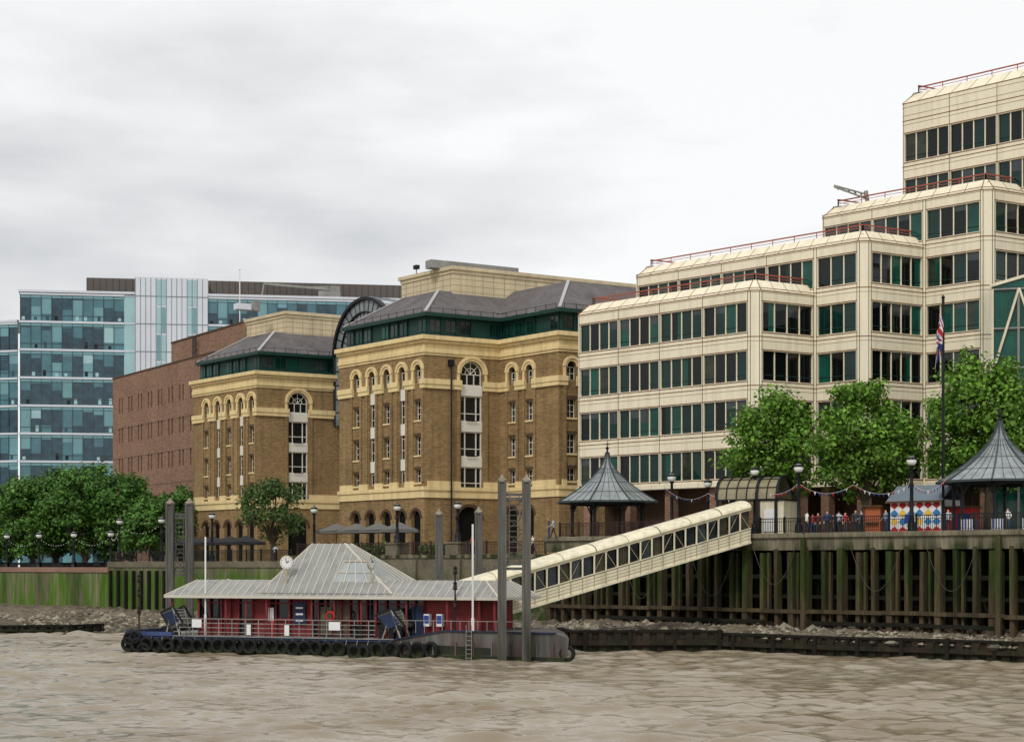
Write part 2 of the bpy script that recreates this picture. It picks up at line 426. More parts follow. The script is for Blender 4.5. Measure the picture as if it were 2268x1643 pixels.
# end wall facing the galleria
fe = Frame(A0+V*30, A0); wall(big, 'walls', 'stock_brick', fe, 0, 30, QZ, 27, [], .3)
strip(big, 'clerestory', 'green_paint', [A0+V*30-U*.9, A0+V*.9-U*.9], 0, 27.8, 0, 29.8)
RP = [A0+V*20, A0, C, A2+V*3]
def hip(ob, pts, ins, z0, z1):
    roof_strip(ob, pts, -.3, z0, -ins, z1)
    q = offs(pts, -ins); 
    ob.poly('slate_roof', 'slate', [(v.x, v.y, z1-.02) for v in q])
hip(big, RP, 4.6, 30.1, 33.0)
hip(big, [A2+U*9, A3, A4], 4.6, 30.12, 33.5)
ac = None
for b_ in np.arange(3, 9, .05):
    q = C+U*4.3+V*float(b_)
    if CX+F*q.x/q.y > 1003: ac = q; break
la = 1.0
while CX+F*(ac+U*la).x/(ac+U*la).y > 890: la += .05
attic(big, ac, la, 44, 31.8, 35.3)
fa = Frame(ac, t=V)
big.box('roof_plant', 'steel_grey', fa, -1.5, 7, -3, -1.8, 35.5, 36.3); big.box('roof_plant', 'steel_grey', fa, 1.0, 9.5, -5, -3.2, 35.5, 36.6)
fa2 = Frame(ac+U*la, ac)
for s in (1.2,): 
    big.bar('floodlight', 'iron_black', fa2.pt(s+1, -.3, 35.4), fa2.pt(s+1, -.3, 36.2), .08); big.box('floodlight', 'iron_black', fa2, s+.7, s+1.3, -.5, -.1, 36.1, 36.5)
# drain pipe
sp = fr2.s_at(996)
big.bar('drain_pipe', 'iron_black', fr2.pt(sp, .35, 25.0), fr2.pt(sp, .35, QZ), .16)
big.box('drain_hopper', 'iron_black', fr2, sp-.25, sp+.25, .1, .5, 25.0, 25.6)
big.done()
# smaller block
C2 = Vector((SX(570, 193), 193)); B0 = C2+U*15.0; B2 = C2+V*20
gr1 = Frame(B0, C2); gr2 = Frame(C2, B2)
c1 = [(gr1.s_at(px), k) for px, k in ((458, 'small'), (483, 'tall'), (508, 'small'), (534, 'tall'), (558, 'small'))]
c2 = [(gr2.s_at(661), 'big')]
a1 = [(gr1.s_at(px), 1.5, 11.0) for px in (456, 479, 504, 530, 555)]
sm, _ = warehouse('brick_warehouse', [B0, C2, B2], [c1, c2], [a1, [(gr2.s_at(660), 2.4, 11.4)]])
fe = Frame(B0+V*20, B0); wall(sm, 'walls', 'stock_brick', fe, 0, 20, QZ, 27, [], .3)
hip(sm, [B0+V*18, B0, C2, B2], 4.6, 30.1, 33.0)
ac2 = C2+U*4.5+V*6.0
while CX+F*ac2.x/ac2.y < 626: ac2 += V*.1
la = 1.0
while CX+F*(ac2+U*la).x/(ac2+U*la).y > 547: la += .05
attic(sm, ac2, la, 16, 31.8, 35.3)
fa = Frame(ac2, t=V); sm.box('roof_plant', 'white_panel', fa, -5.5, -3.8, -2.4, -1.2, 35.5, 36.2); sm.box('roof_plant', 'steel_grey', fa, -3.4, -2.6, -2.4, -1.4, 35.5, 36.6)
sm.done()
# ------------------------------------------------------------------ galleria roof
ga = Obj('glass_galleria')
k=(735-CX)/F
tt = (k*C2.y-C2.x)/(V.x-k*V.y); foot = C2+V*tt
gf = Frame(foot, t=-U)
RAD, ZS = 6.2, 29.9
ring(ga, 'arch_frame', 'iron_black', gf, RAD, ZS, RAD-.35, RAD, -.6, .0, 28)
ring(ga, 'arch_frame', 'iron_black', gf, RAD, ZS, RAD-1.75, RAD-1.6, -.5, -.1, 28)
ring(ga, 'arch_frame', 'iron_black', gf, RAD, ZS, RAD-2.95, RAD-2.85, -.5, -.1, 24)
for i in range(19):
    t = math.pi*i/18
    ga.bar('arch_frame', 'iron_black', gf.pt(RAD-(RAD-.2)*math.cos(t), -.3, ZS+(RAD-.2)*math.sin(t)), gf.pt(RAD-2.9*math.cos(t), -.3, ZS+2.9*math.sin(t)), .09)
ring(ga, 'arch_glazing', 'arch_glass', gf, RAD, ZS, .1, RAD-.3, -.34, -.32, 24)
for s in (0, 1.6, 2*RAD-1.6, 2*RAD): ga.bar('arch_legs', 'iron_black', gf.pt(s+.15, -.3, 22), gf.pt(s+.15, -.3, ZS), .3)
for z in (23.5, 25, 26.6, 28.2): ga.bar('arch_legs', 'iron_black', gf.pt(0, -.3, z), gf.pt(1.8, -.3, z), .1)
ga.box('arch_glazing', 'arch_glass', gf, .2, 2*RAD-.2, -.34, -.32, 22, ZS)
for j in range(22):   # barrel behind
    o0 = -.6-1.1*j
    for i in range(16):
        t0 = math.pi*i/16; t1 = math.pi*(i+1)/16; r = RAD-.12
        q = lambda t, o, rr=r: gf.pt(RAD-rr*math.cos(t), o, ZS+rr*math.sin(t))
        ga.poly('barrel_glass', 'galleria_glass', [q(t0, o0), q(t1, o0), q(t1, o0-1.1), q(t0, o0-1.1)])
    if j % 2 == 0: ring(ga, 'barrel_ribs', 'panel_joint', gf, RAD, ZS, RAD-.05, RAD+.08, o0-.05, o0+.05, 20)
for i in range(1, 16):
    t = math.pi*i/16; r = RAD-.02
    ga.bar('barrel_ribs', 'panel_joint', gf.pt(RAD-r*math.cos(t), -.5, ZS+r*math.sin(t)), gf.pt(RAD-r*math.cos(t), -24, ZS+r*math.sin(t)), .09)
ga.done()
# ------------------------------------------------------------------ plain brown brick office
P0 = Vector((SX(250, 240), 240)); tdir = Vector((.64, -1)).normalized()
br = Obj('brown_brick_office'); bf = Frame(P0, t=tdir)
ops = []
for r_, zt in enumerate((29.0, 24.9, 20.7)):
    s = 2.4
    while s < 34:
        for q in (0, 1.15): ops.append((s+q, s+q+.5, zt-2.1, zt, False, 'window_dark'))
        s += 3.7
wall(br, 'walls', 'brown_brick', bf, 0, 36, 5, 31.9, ops, .3)
for z in (23.2, 19.1, 27.3): br.box('string_course', 'dark_brick', bf, 0, 36, 0, .02, z-2.55, z-2.5)
fl = Frame(P0+Vector((.84, .54)).normalized()*25, P0); wall(br, 'walls', 'brown_brick', fl, 0, fl.len, 5, 31.9, [], .3)
back = Vector((.84, .54)).normalized()
e = P0+tdir*36
br.poly('roof', 'roof_flat', [(P0.x, P0.y, 31.6), (e.x, e.y, 31.6), (e.x+back.x*25, e.y+back.y*25, 31.6), (P0.x+back.x*25, P0.y+back.y*25, 31.6)])
bf2 = Frame(P0-Vector((bf.n.x, bf.n.y))*4, t=tdir)
sa = bf2.s_at(380)
br.box('upper_storey', 'brown_brick', bf2, sa, 40, -14, 0, 31.5, 35.9)
br.box('upper_coping', 'dark_brick', bf2, sa-.1, 40, -14.1, .1, 35.9, 36.1)
br.box('coping', 'dark_brick', bf, 0, 36, -.5, .08, 31.9, 32.1)
sl = bf2.s_at(433)
for k in range(4): br.bar('roof_ladder', 'iron_black', bf2.pt(sl+k*.4, .4, 31.8), bf2.pt(sl+k*.4, .4, 35.8), .09)
for k in range(5): br.bar('roof_ladder', 'iron_black', bf2.pt(sl-.1, .42, 32.2+k*.8), bf2.pt(sl+1.3, .42, 32.2+k*.8), .09)
br.done()
# ------------------------------------------------------------------ glass office
go = Obj('glass_office')
g0 = (SX(45, 262), 262); g1 = (SX(895, 271), 271)
gf2 = Frame(g0, g1)
def curtain(fr, s0, s1, floors, cell=1.55, zbot=5):
    n = max(1, round((s1-s0)/cell)); w = (s1-s0)/n
    for zi in range(len(floors)-1):
        zt, zb = floors[zi], floors[zi+1]
        for i in range(n):
            a = s0+i*w; b = a+w
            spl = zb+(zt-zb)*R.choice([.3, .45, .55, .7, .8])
            lo = R.choices(['teal_a', 'teal_b', 'teal_c'], [3, 1, 6])[0]; hi = R.choices(['teal_a', 'teal_b', 'teal_d', 'teal_c'], [5, 3, .6, 4])[0]  # lighter upper part: blinds and a reflection put into the colour
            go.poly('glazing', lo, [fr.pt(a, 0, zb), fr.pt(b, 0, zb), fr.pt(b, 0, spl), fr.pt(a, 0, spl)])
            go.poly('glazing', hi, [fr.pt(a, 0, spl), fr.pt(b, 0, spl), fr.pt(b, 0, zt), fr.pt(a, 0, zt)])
            go.box('mullions', 'teal_c', fr, a-.04, a+.04, 0, .12, zb, zt)
            if R.random() < .6:
                q = a+w*R.uniform(.1, .6); go.box('interiors', R.choice(['teal_c', 'iron_black', 'teal_d']), fr, q, q+w*.3, .0, .015, zb+.3, zb+R.uniform(.7, 1.3))
        go.box('floor_bands', 'white_panel', fr, s0, s1, .0, .22, zt-.14, zt+.16)
        go.box('floor_bands', 'teal_b', fr, s0, s1, .0, .1, zt-.6, zt-.2)
        go.box('floor_bands', 'teal_c', fr, s0, s1, .0, .06, zb+.95, zb+1.03)
fls = [47.4-4.27*i for i in range(11)]
sA = gf2.s_at(275); sB = gf2.s_at(300); sC = gf2.s_at(460); sE = gf2.len
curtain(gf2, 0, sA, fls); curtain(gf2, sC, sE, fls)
for zi in range(10):
    go.box('blank_glass', 'teal_d', gf2, sA, sB, 0, .03, fls[zi+1]+.1, fls[zi]-.1)
    go.box('floor_bands', 'white_panel', gf2, sA, sB, 0, .12, fls[zi]-.1, fls[zi]+.1)
go.box('core', 'white_panel', gf2, sB, sC, -8, .5, 5, 50.3)
n = 14
for i in range(n):
    a = sB+(sC-sB)*i/n; b = sB+(sC-sB)*(i+1)/n
    go.box('core_joints', 'panel_joint', gf2, a-.04, a+.04, .48, .56, 8, 50.2)
    if i in (4, 5, 10, 11): 
        for z in range(10): go.box('core_panels', 'teal_d' if (z+i) % 3 else 'teal_b', gf2, a+.1, b-.1, .5, .54, 46-z*4.27, 50-z*4.27)
for z in fls: go.box('core_joints', 'panel_joint', gf2, sB, sC, .48, .57, z-.05, z+.05)
go.box('roof_edge', 'white_panel', gf2, -.3, sE, -1.5, .35, 47.65, 48.0)
s2 = gf2.s_at(192, -5)
go.box('plant_storey', 'plant_brown', gf2, s2, sE+4, -20, -5, 47.5, 50.9)
for i in range(60):
    a = s2+i*1.0
    if a < sE+3: go.box('plant_ribs', 'dark_brick', gf2, a-.03, a+.03, -5.0, -4.95, 47.7, 50.8)
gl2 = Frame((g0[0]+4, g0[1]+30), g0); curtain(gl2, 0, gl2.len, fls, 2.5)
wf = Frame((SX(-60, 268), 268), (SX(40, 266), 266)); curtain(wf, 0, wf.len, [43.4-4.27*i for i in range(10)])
go.box('roof_edge', 'white_panel', wf, 0, wf.len, -12, .3, 43.6, 43.95)
# maintenance crane on the roof
sc_ = gf2.s_at(740, -3)
go.box('roof_crane', 'steel_grey', gf2, sc_-2.5, sc_+1, -3.6, -2.4, 48.0, 49.3); go.box('roof_crane', 'steel_grey', gf2, sc_-.6, sc_+.9, -3.4, -2.6, 49.3, 50.2)
go.bar('roof_crane', 'steel_grey', gf2.pt(sc_, -3, 49.6), gf2.pt(sc_-11, -3, 50.3), .35); go.bar('roof_crane', 'steel_grey', gf2.pt(sc_-11, -3, 50.3), gf2.pt(sc_-11.4, -3, 48.2), .25)
go.bar('roof_crane', 'steel_grey', gf2.pt(sc_, -3, 50.1), gf2.pt(sc_-5, -3, 49.9), .2)
go.done()
mp_ = Obj('roof_mast'); mx_, my_ = SX(531, 230), 230
mp_.bar('pole', 'cream_pole', (mx_, my_, 33), (mx_, my_, SZ(597, 230)), .12); mp_.lathe('finial', 'cream_pole', (mx_, my_, SZ(597, 230)), [(0, -.2), (.14, 0), (0, .2)], 8); mp_.done()

# ------------------------------------------------------------------ stepped office (right)
LP = Vector((-.95, 1)).normalized(); LQ = Vector((1, .6)).normalized(); LO = Vector((19.4, 137))
def lp(a, b): return LO+LP*a+LQ*b
ROW = [15.35+3.9*k for k in range(9)]; WH = 2.35
lb = Obj('stepped_office_building')
def lb_face(a, b, rows, zb, zt, end0=.12, end1=.12, bay=4.75, dark=.5):
    fr = Frame(a, b); Ln = fr.len; us = Ln-end0-end1
    nb = max(1, round(us/bay)); bw = us/nb; ops = []
    for r in rows:
        for i in range(nb):
            x0 = end0+i*bw+.1; x1 = end0+(i+1)*bw-.1
            ops.append((x0, x1, ROW[r]-WH, ROW[r], False, None))
    wall(lb, 'cladding_walls', 'cladding', fr, 0, Ln, zb, zt, ops, .22)
    for (x0, x1, z0, z1, _, _) in ops:
        nw = max(2, round((x1-x0)/1.18)); w = (x1-x0)/nw
        for k in range(nw):
            g = R.choices(['glass_a', 'glass_b', 'glass_c', 'glass_d'], [5*(1-dark), 3.5*(1-dark), 7*dark+1.4, .8])[0]  # teal panes carry painted-in reflection; dark sets the near-black share per face
            g2 = g if R.random() < .7 else R.choice(['glass_b', 'glass_c', 'glass_a'])
            cut = x0+k*w+w*R.choice([1, 1, .55, .4])
            for (aa, bb_, gg) in ((x0+k*w, cut, g), (cut, x0+(k+1)*w, g2)):
                if bb_-aa > .05: lb.poly('windows', gg, [fr.pt(aa, -.2, z0), fr.pt(bb_, -.2, z0), fr.pt(bb_, -.2, z1), fr.pt(aa, -.2, z1)])
            if R.random() < .16:   # part-lowered blind
                lb.box('blinds', 'window_mid', fr, x0+k*w+.06, x0+(k+1)*w-.06, -.199, -.19, z1-R.uniform(.4, 1.3), z1)
            if k: lb.box('mullions', 'cladding', fr, x0+k*w-.04, x0+k*w+.04, -.2, -.1, z0, z1)
        lb.box('transoms', 'green_paint', fr, x0, x1, -.19, -.15, z0+.42, z0+.47)
        lb.box('window_sills', 'cladding_joint', fr, x0-.1, x1+.1, .0, .03, z0-.12, z0-.06)
        lb.box('window_sills', 'cladding_joint', fr, x0-.1, x1+.1, .0, .03, z1+.06, z1+.12)
    for i in range(nb+1):
        s = min(max(end0+i*bw, .06), Ln-.06)
        lb.box('vertical_joints', 'black_joint', fr, s-.022, s+.022, 0, .012, zb, zt)
    return fr
def lb_trim(P, rows, zt, par=True, zlow=None):
    for r in rows:
        z = ROW[r]+.78
        band(lb, 'joints', 'grey_joint', P, .02, z, z+.03)
        band(lb, 'joints', 'cladding_joint', P, .026, z+.32, z+.375)
    if par:
        strip(lb, 'parapet_slope', 'cladding', P, 0, zt-1.0, -.95, zt-.05)
        strip(lb, 'parapet_slope', 'cladding', P, -.95, zt-.05, -1.6, zt-.05)
        band(lb, 'joints', 'cladding_joint', P, .03, zt-1.06, zt-1.0)
        for i in range(len(P)-1):
            A = offs(P, .01); B = offs(P, -.94); n = max(1, round((P[i+1]-P[i]).length/1.6))
            for k in range(1, n):
                p = A[i].lerp(A[i+1], k/n); q = B[i].lerp(B[i+1], k/n)
                lb.bar('joints', 'grey_joint', (p.x, p.y, zt-.99), (q.x, q.y, zt-.04), .04, .03)
            if i: 
                p, q = A[i], B[i]; lb.bar('joints', 'cladding_joint', (p.x, p.y, zt-.99), (q.x, q.y, zt-.04), .05, .04)
        q = offs(P, -1.3)
        for i in range(len(q)-1):
            d = (q[i+1]-q[i]); n = max(1, round(d.length/2.3))
            for z in (zt+.5, zt+.25):
                lb.bar('roof_railing', 'rail_red', (q[i].x, q[i].y, z), (q[i+1].x, q[i+1].y, z), .1 if z > zt+.4 else .04)
            for k in range(n+1):
                p = q[i].lerp(q[i+1], k/n); lb.bar('roof_railing', 'rail_red', (p.x, p.y, zt-.05), (p.x, p.y, zt+.5), .06)
ZB = 12.4; ch = .62
T = [29.0, 32.9, 36.8, 46.3]
# block 1
P1 = [lp(20.2, 6.25), lp(20.2, ch), lp(19.7, 0), lp(ch, 0), lp(0, ch), lp(0, 6.25)]
lb_face(P1[0], P1[1], [0, 1, 2, 3], ZB, T[0]-1); lb_face(P1[1], P1[2], [], ZB, T[0]-1)
lb_face(P1[2], P1[3], [0, 1, 2, 3], ZB, T[0]-1, dark=.2)
lb_face(P1[3], P1[4], [], ZB, T[0]-1, bay=9); lb_face(P1[4], P1[5], [0, 1, 2, 3], ZB, T[0]-1, .1, .15, 8, dark=.9)
lb_trim(P1, [0, 1, 2, 3], T[0])
# block 2
ax = lp(0, 6.25)
P2a = [lp(20.2, 14), lp(20.2, 6.25+ch), lp(19.7, 6.25), ax]
lb_face(P2a[0], P2a[1], [], T[0]-2, T[1]-1); lb_face(P2a[1], P2a[2], [], T[0]-2, T[1]-1)
lb_face(P2a[2], P2a[3], [4], T[0]-2, T[1]-1, dark=.4)
P2b = [ax, lp(-4.83+ch, 6.25), lp(-4.83, 6.25+ch), lp(-4.83, 12.73)]
lb_face(P2b[0], P2b[1], [0, 1, 2, 3, 4], ZB, T[1]-1, .15, .1, dark=.35)
lb_face(P2b[1], P2b[2], [], ZB, T[1]-1, bay=9); lb_face(P2b[2], P2b[3], [0, 1, 2, 3, 4], ZB, T[1]-1, .1, .15, 8, dark=.9)
lb_trim(P2a[:3]+P2b[1:], [4], T[1]); lb_trim(P2b, [0, 1, 2, 3], T[1], False)
# block 3
bx = lp(-4.83, 12.73)
P3a = [lp(5.8, 22), lp(5.8, 12.73+ch), lp(5.3, 12.73), bx]
for i in range(2): lb_face(P3a[i], P3a[i+1], [], T[1]-2, T[2]-1)
lb_face(P3a[2], P3a[3], [5], T[1]-2, T[2]-1, dark=.4)
P3b = [bx, lp(-10.73+ch, 12.73), lp(-10.73, 12.73+ch), lp(-10.73, 30)]
lb_face(P3b[0], P3b[1], [0, 1, 2, 3, 4, 5], ZB, T[2]-1, .15, .1, 5.5, dark=.4)
lb_face(P3b[1], P3b[2], [], ZB, T[2]-1, bay=9); lb_face(P3b[2], P3b[3], [0, 1, 2, 3, 4, 5], ZB, T[2]-1, .1, .3, dark=.7)
lb_trim(P3a[:3]+P3b[1:], [5], T[2]); lb_trim(P3b, [0, 1, 2, 3, 4], T[2], False)
# tower
P4 = [lp(1.4, 28), lp(1.4, 17+ch), lp(.92, 17), lp(-26, 17), lp(-26.7, 17.7), lp(-26.7, 40)]
for i in range(5): lb_face(P4[i], P4[i+1], [6, 7] if i == 2 else [], T[2]-2, T[3]-1, .1, .12, dark=.6)
lb_trim(P4, [6, 7], T[3])
for z in (44.2, 44.9): band(lb, 'joints', 'grey_joint', P4, .02, z, z+.03)
# roofs
def roof(z, q): lb.poly('roofs', 'roof_flat', [(v.x, v.y, z) for v in q])
roof(T[0]-.3, [lp(19, 1), lp(.8, 1), lp(.8, 6.25), lp(19, 6.25)])
roof(T[1]-.3, [lp(19.2, 7), lp(-4, 7), lp(-4, 14), lp(-4, 30), lp(19.2, 30)])
roof(T[2]-.3, [lp(5, 13.6), lp(-10, 13.6), lp(-10, 40), lp(5, 40)])
roof(T[3]-.3, [lp(.6, 17.9), lp(-26, 17.9), lp(-26, 40), lp(.6, 40)])
# undercroft
UC = [lp(20.2, 6.25), lp(20.2, .5), lp(19.7, 0), lp(0, 0), lp(0, 6.25), lp(-4.83, 6.25), lp(-4.83, 12.73), lp(-10.73, 12.73), lp(-10.73, 30)]
strip(lb, 'soffit', 'cladding', UC, .05, ZB, -2.5, ZB)
band(lb, 'ledge', 'cladding', UC, .12, ZB-.05, ZB+.35)
strip(lb, 'undercroft_wall', 'dark_brick', UC, -2.4, 8, -2.4, ZB)
for i in range(len(UC)-1):
    f_ = Frame(UC[i], UC[i+1]); s = .7
    while s < f_.len-.4: lb.box('columns', 'brown_brick', f_, s-.4, s+.4, -1.2, -.4, 8.15, ZB); s += 4.75
# roof crane / davit
q0 = lp(2.2, 14.5)
for dz, dx in ((0, 0), (.35, .4)):
    lb.bar('roof_davit', 'steel_grey', (q0.x-.3, q0.y, T[2]+.4+dz), (q0.x-3.0, q0.y-.5, T[2]+1.25+dz*.3), .12)
lb.bar('roof_davit', 'steel_grey', (q0.x, q0.y, T[2]-.3), (q0.x-.2, q0.y, T[2]+1.0), .3)
for k in range(5): lb.bar('roof_davit', 'steel_grey', (q0.x-.5-k*.5, q0.y, T[2]+.5+k*.15), (q0.x-.7-k*.5, q0.y, T[2]+.9+k*.1), .1)
lb.done()
# glass atrium beside it
at = Obj('glass_atrium')
af = Frame((SX(2196, 131), 131), (SX(2196, 131)+14, 127))
at.box('glazing', 'glass_b', af, .15, 14, -6, -.1, 8.15, 27.0)
for k in range(8):
    s = k*1.9; at.box('posts', 'cream_paint' if k % 3 == 0 else 'steel_grey', af, s, s+.16, -.1, .12, 8.15, 27.0)
for z in (12, 15, 18, 21, 24, 27): at.box('rails', 'steel_grey', af, 0, 14, -.09, .1, z-.06, z+.06)
for k in range(4):
    at.bar('truss', 'cream_paint', af.pt(.2+k*3.8, .2, 21), af.pt(2.0+k*3.8, .2, 27), .16); at.bar('truss', 'cream_paint', af.pt(2.0+k*3.8, .2, 27), af.pt(4.0+k*3.8, .2, 21), .16)
at.hexa('roof_glazing', 'glass_b', [af.pt(0, .1, 27.1), af.pt(14, .1, 27.1), af.pt(14, -6, 27.1), af.pt(0, -6, 27.1), af.pt(0, .1, 27.2), af.pt(14, .1, 30.8), af.pt(14, -6, 31.5), af.pt(0, -6, 28.2)])
at.bar('rails', 'cream_paint', af.pt(-.1, .15, 27.25), af.pt(14, .15, 30.9), .22)
at.done()

# ------------------------------------------------------------------ land, water, walls
W0 = Vector((3.0, 141.2)); W1 = Vector((41.5, 100.7)); WL = Vector((-43, 183)); WL2 = Vector((-110, 244))
def sheet(name, m, pts, z):
    me = bpy.data.meshes.new(name); me.from_pydata([(p[0], p[1], z) for p in pts], [], [tuple(range(len(pts)))])
    me.materials.append(M[m]); o = bpy.data.objects.new(name, me); bpy.context.scene.collection.objects.link(o)
sheet('ground', 'paving', [(-2600, 2510), (-110.4, 244.6), (-43, 183.4), (3.2, 141.8), (41.9, 101), (300, -171), (3000, -171), (3000, 4000), (-2600, 4000)][::-1], QZ-.05)
sheet('promenade', 'paving', [(3.2, 141.5), (41.7, 100.9), (300, -171), (500, -171), (500, 400), (220, 300)], 8.15)
# timber-piled wharf
fR = Frame(W0, W1); LR = fR.len
wh = Obj('timber_wharf')
wh.box('deck_beam', 'concrete', fR, -.2, LR+60, -.8, .12, 7.05, 7.95)
wh.box('deck_beam', 'concrete', fR, -.2, LR+60, -.8, .3, 7.95, 8.28)
wh.box('back_wall', 'void_shade', fR, 0, LR+60, -4.6, -4.4, 0, 7.1)
wh.box('deck_underside', 'void_shade', fR, 0, LR+60, -4.4, -.8, 7.0, 7.1)
s = .3; k = 0
while s < LR+30:
    w = .3 if k % 3 else .44
    j0 = R.uniform(-.08, .08)
    tz = (7.3 if k % 2 else 7.0)-R.random()*.15
    o1 = .2 if k % 3 else .34
    wh.hexa('piles', 'timber', [fR.pt(s-w/2+j0, -.35, .3), fR.pt(s+w/2+j0, -.35, .3), fR.pt(s+w/2+j0, o1, .3), fR.pt(s-w/2+j0, o1, .3), fR.pt(s-w/2, -.35, tz), fR.pt(s+w/2, -.35, tz), fR.pt(s+w/2, o1, tz), fR.pt(s-w/2, o1, tz)])
    if k % 2 == 0: wh.box('piles', 'timber', fR, s+.42, s+.6, -.2, .08, R.choice([.3, .3, 2.6]), 6.9)
    wh.box('rear_piles', 'timber_dark', fR, s+.5, s+.85, -2.4, -2.05, .3, 7.0)
    if k % 3 == 1: wh.bar('braces', 'timber_dark', fR.pt(s, -1.2, 6.9), fR.pt(s+1.4, -1.6, 2.6), .2)
    s += 1.22+.3*R.random(); k += 1
s = 0
while s < LR+30:
    l = R.uniform(4, 7); dz = R.uniform(-.06, .06)
    wh.box('walers', 'timber', fR, s, s+l-.05, .12, .42, 2.55+dz, 2.82+dz)
    if R.random() < .6: wh.box('walers', 'timber_dark', fR, s, s+l-.05, .12, .4, 1.75+dz, 2.0+dz)
    s += l
wh.box('walers', 'timber_dark', fR, 0, LR+30, -.6, -.36, 5.0, 5.3)
wh.box('walers', 'timber_dark', fR, 0, LR+30, -.6, -.36, 3.6, 3.85)
s = 2.0
while s < LR+8:  # hanging chains
    w = R.uniform(3, 4.6); dp = R.uniform(2.2, 4.2); n = 16
    P = [fR.pt(s+w*i/n, .5, 7.4-dp*(1-(2*i/n-1)**2)) for i in range(n+1)]
    for i in range(n): wh.bar('chains', 'chain_dark', P[i], P[i+1], .028)
    s += w+R.uniform(1, 6)
for s in (26.0, 41.5):
    wh.box('drain_steps', 'timber', fR, s, s+.35, .35, .6, 1, 7.9)
wh.done()
# masonry embankment, left
ew = Obj('embankment_wall')
fE = Frame(WL, W0); LE = fE.len
ZQ = 6.85
k1 = fE.s_at(648)
ew.box('wall', 'stone_wall', fE, k1, LE, -1.2, 0, .2, ZQ-.25); ew.box('coping', 'concrete', fE, k1, LE, -1.3, .12, ZQ-.25, ZQ+.05)
ew.box('wall', 'algae_wall', fE, 0, k1, -1.2, 0, .2, 5.75); ew.box('coping', 'stone_wall', fE, -.2, k1, -1.3, .1, 5.75, 6.35)
fE2 = Frame(WL2, WL)
ew.box('wall', 'algae_wall', fE2, 0, fE2.len, -1.2, -.02, .2, 5.2); ew.box('coping', 'red_coping', fE2, 0, fE2.len, -1.3, .1, 5.2, 5.75)
ew.box('terrace', 'paving', fE, k1, LE+3, -9, -1.3, 6.3, ZQ)
for px in range(248, 372, 17):
    s = fE.s_at(px); ew.box('fender_piles', 'timber_dark', fE, s-.12, s+.12, 0, .35, .3, 5.4)
for px in (655, 760, 836, 915, 1012, 1100):
    s = fE.s_at(px); ew.box('buttresses', 'stone_wall', fE, s-.6, s+.6, 0, .3, .3, ZQ-.4)
ew.done()
# foreshore
def foreshore():
    ob = Obj('foreshore')
    outer = [(-130, 150, -.3), (-60, 146, -.25), (-43, 146, -.2), (-33, 148, -.2), (-20, 143, -.2), (-8, 134, -.2), (3.6, 121, .6), (4.2, 119.2, 1.0), (14.5, 119.4, 1.0), (23, 112.6, .9), (33, 104.8, .8), (50, 90, .8)]
    inner = [(-150, 281, 1.5), (-75, 212.5, 1.5), (-48, 188, 1.5), (-38, 179, 1.4), (-25, 167, 1.3), (-10, 153.6, 1.3), (4, 142.5, 1.3), (6.5, 143, 1.6), (17, 131, 1.7), (27, 121, 1.7), (37, 110, 1.7), (56, 92, 1.7)]
    nu, nv = 26, 18; V_ = []; F_ = []
    rr = np.random.RandomState(3)
    cols = []
    for i in range(len(outer)-1):
        for j in range(nu):
            t = j/nu; o = np.array(outer[i])*(1-t)+np.array(outer[i+1])*t; n = np.array(inner[i])*(1-t)+np.array(inner[i+1])*t
            cols.append((o, n))
    for (o, n) in cols:
        for k in range(nv+1):
            t = k/nv; p = o*(1-t)+n*t; p[2] += (rr.uniform(-.16, .26)+.16*math.sin(p[0]*.7)*math.sin(p[1]*.5))*(1 if 0 < k < nv else .2)
            V_.append(tuple(p))
    for c in range(len(cols)-1):
        for k in range(nv):
            a = c*(nv+1)+k; F_.append((a, a+nv+1, a+nv+2, a+1))
    ob.p[('shingle', 'rubble')] = (V_, F_)
    v, f = ob.part('stones', 'rubble_stone')
    for q_ in range(11000):
        (o, n) = cols[rr.randint(0, len(cols))]; t = rr.rand()**1.2*.8
        p = o*(1-t)+n*t; p[:2] += rr.uniform(-.8, .8, 2); r = rr.uniform(.04, .22) if q_ % 40 else rr.uniform(.3, .5)
        b = len(v)
        for (dx, dy, dz) in ((1, 0, 0), (0, 1, 0), (-1, 0, 0), (0, -1, 0), (0, 0, 1), (0, 0, -1)):
            q = r*rr.uniform(.6, 1.3)
            v.append((p[0]+dx*q*1.3, p[1]+dy*q, p[2]+dz*q*.7+.05))
        for (a, c) in ((0, 1), (1, 2), (2, 3), (3, 0)): f.append((b+a, b+c, b+4)); f.append((b+c, b+a, b+5))
    ob.done()
foreshore()
def revet(PLc, zts):
    ob = Obj('sheet_pile_revetment')
    for i in range(len(PLc)-1):
        f_ = Frame(PLc[i], PLc[i+1]); s = 0; zt = zts[i]
        while s < f_.len-.01:
            e_ = min(s+.5, f_.len); o = .0 if int(s/.5) % 2 else .14
            ob.box('sheets', 'sheet_pile', f_, s, e_, -.12+o, o, -.6, zt); s += .5
        s = 0
        while s < f_.len:
            l = min(R.uniform(3, 6), f_.len-s+.01); ob.box('capping', 'timber_dark', f_, s, s+l-.03, -.25, .2, zt, zt+.12+R.random()*.1); s += l
        ob.box('waling', 'sheet_pile', f_, 0, f_.len, .14, .34, .35*zt, .6*zt)
        s = 1.0
        while s < f_.len: ob.box('posts', 'timber_dark', f_, s-.12, s+.12, .2, .44, -.5, zt+.05+R.random()*.2); s += 3.1
    ob.done()
revet([Vector((3.4, 124)), Vector((4.0, 118.2)), Vector((14.6, 118.6)), Vector((34, 103.6)), Vector((52, 89))], [1.35, 1.35, 1.15, 1.15])
revet([Vector((-75, 152)), Vector((-38.5, 149.5)), Vector((-36.5, 153))], [.6, .6])
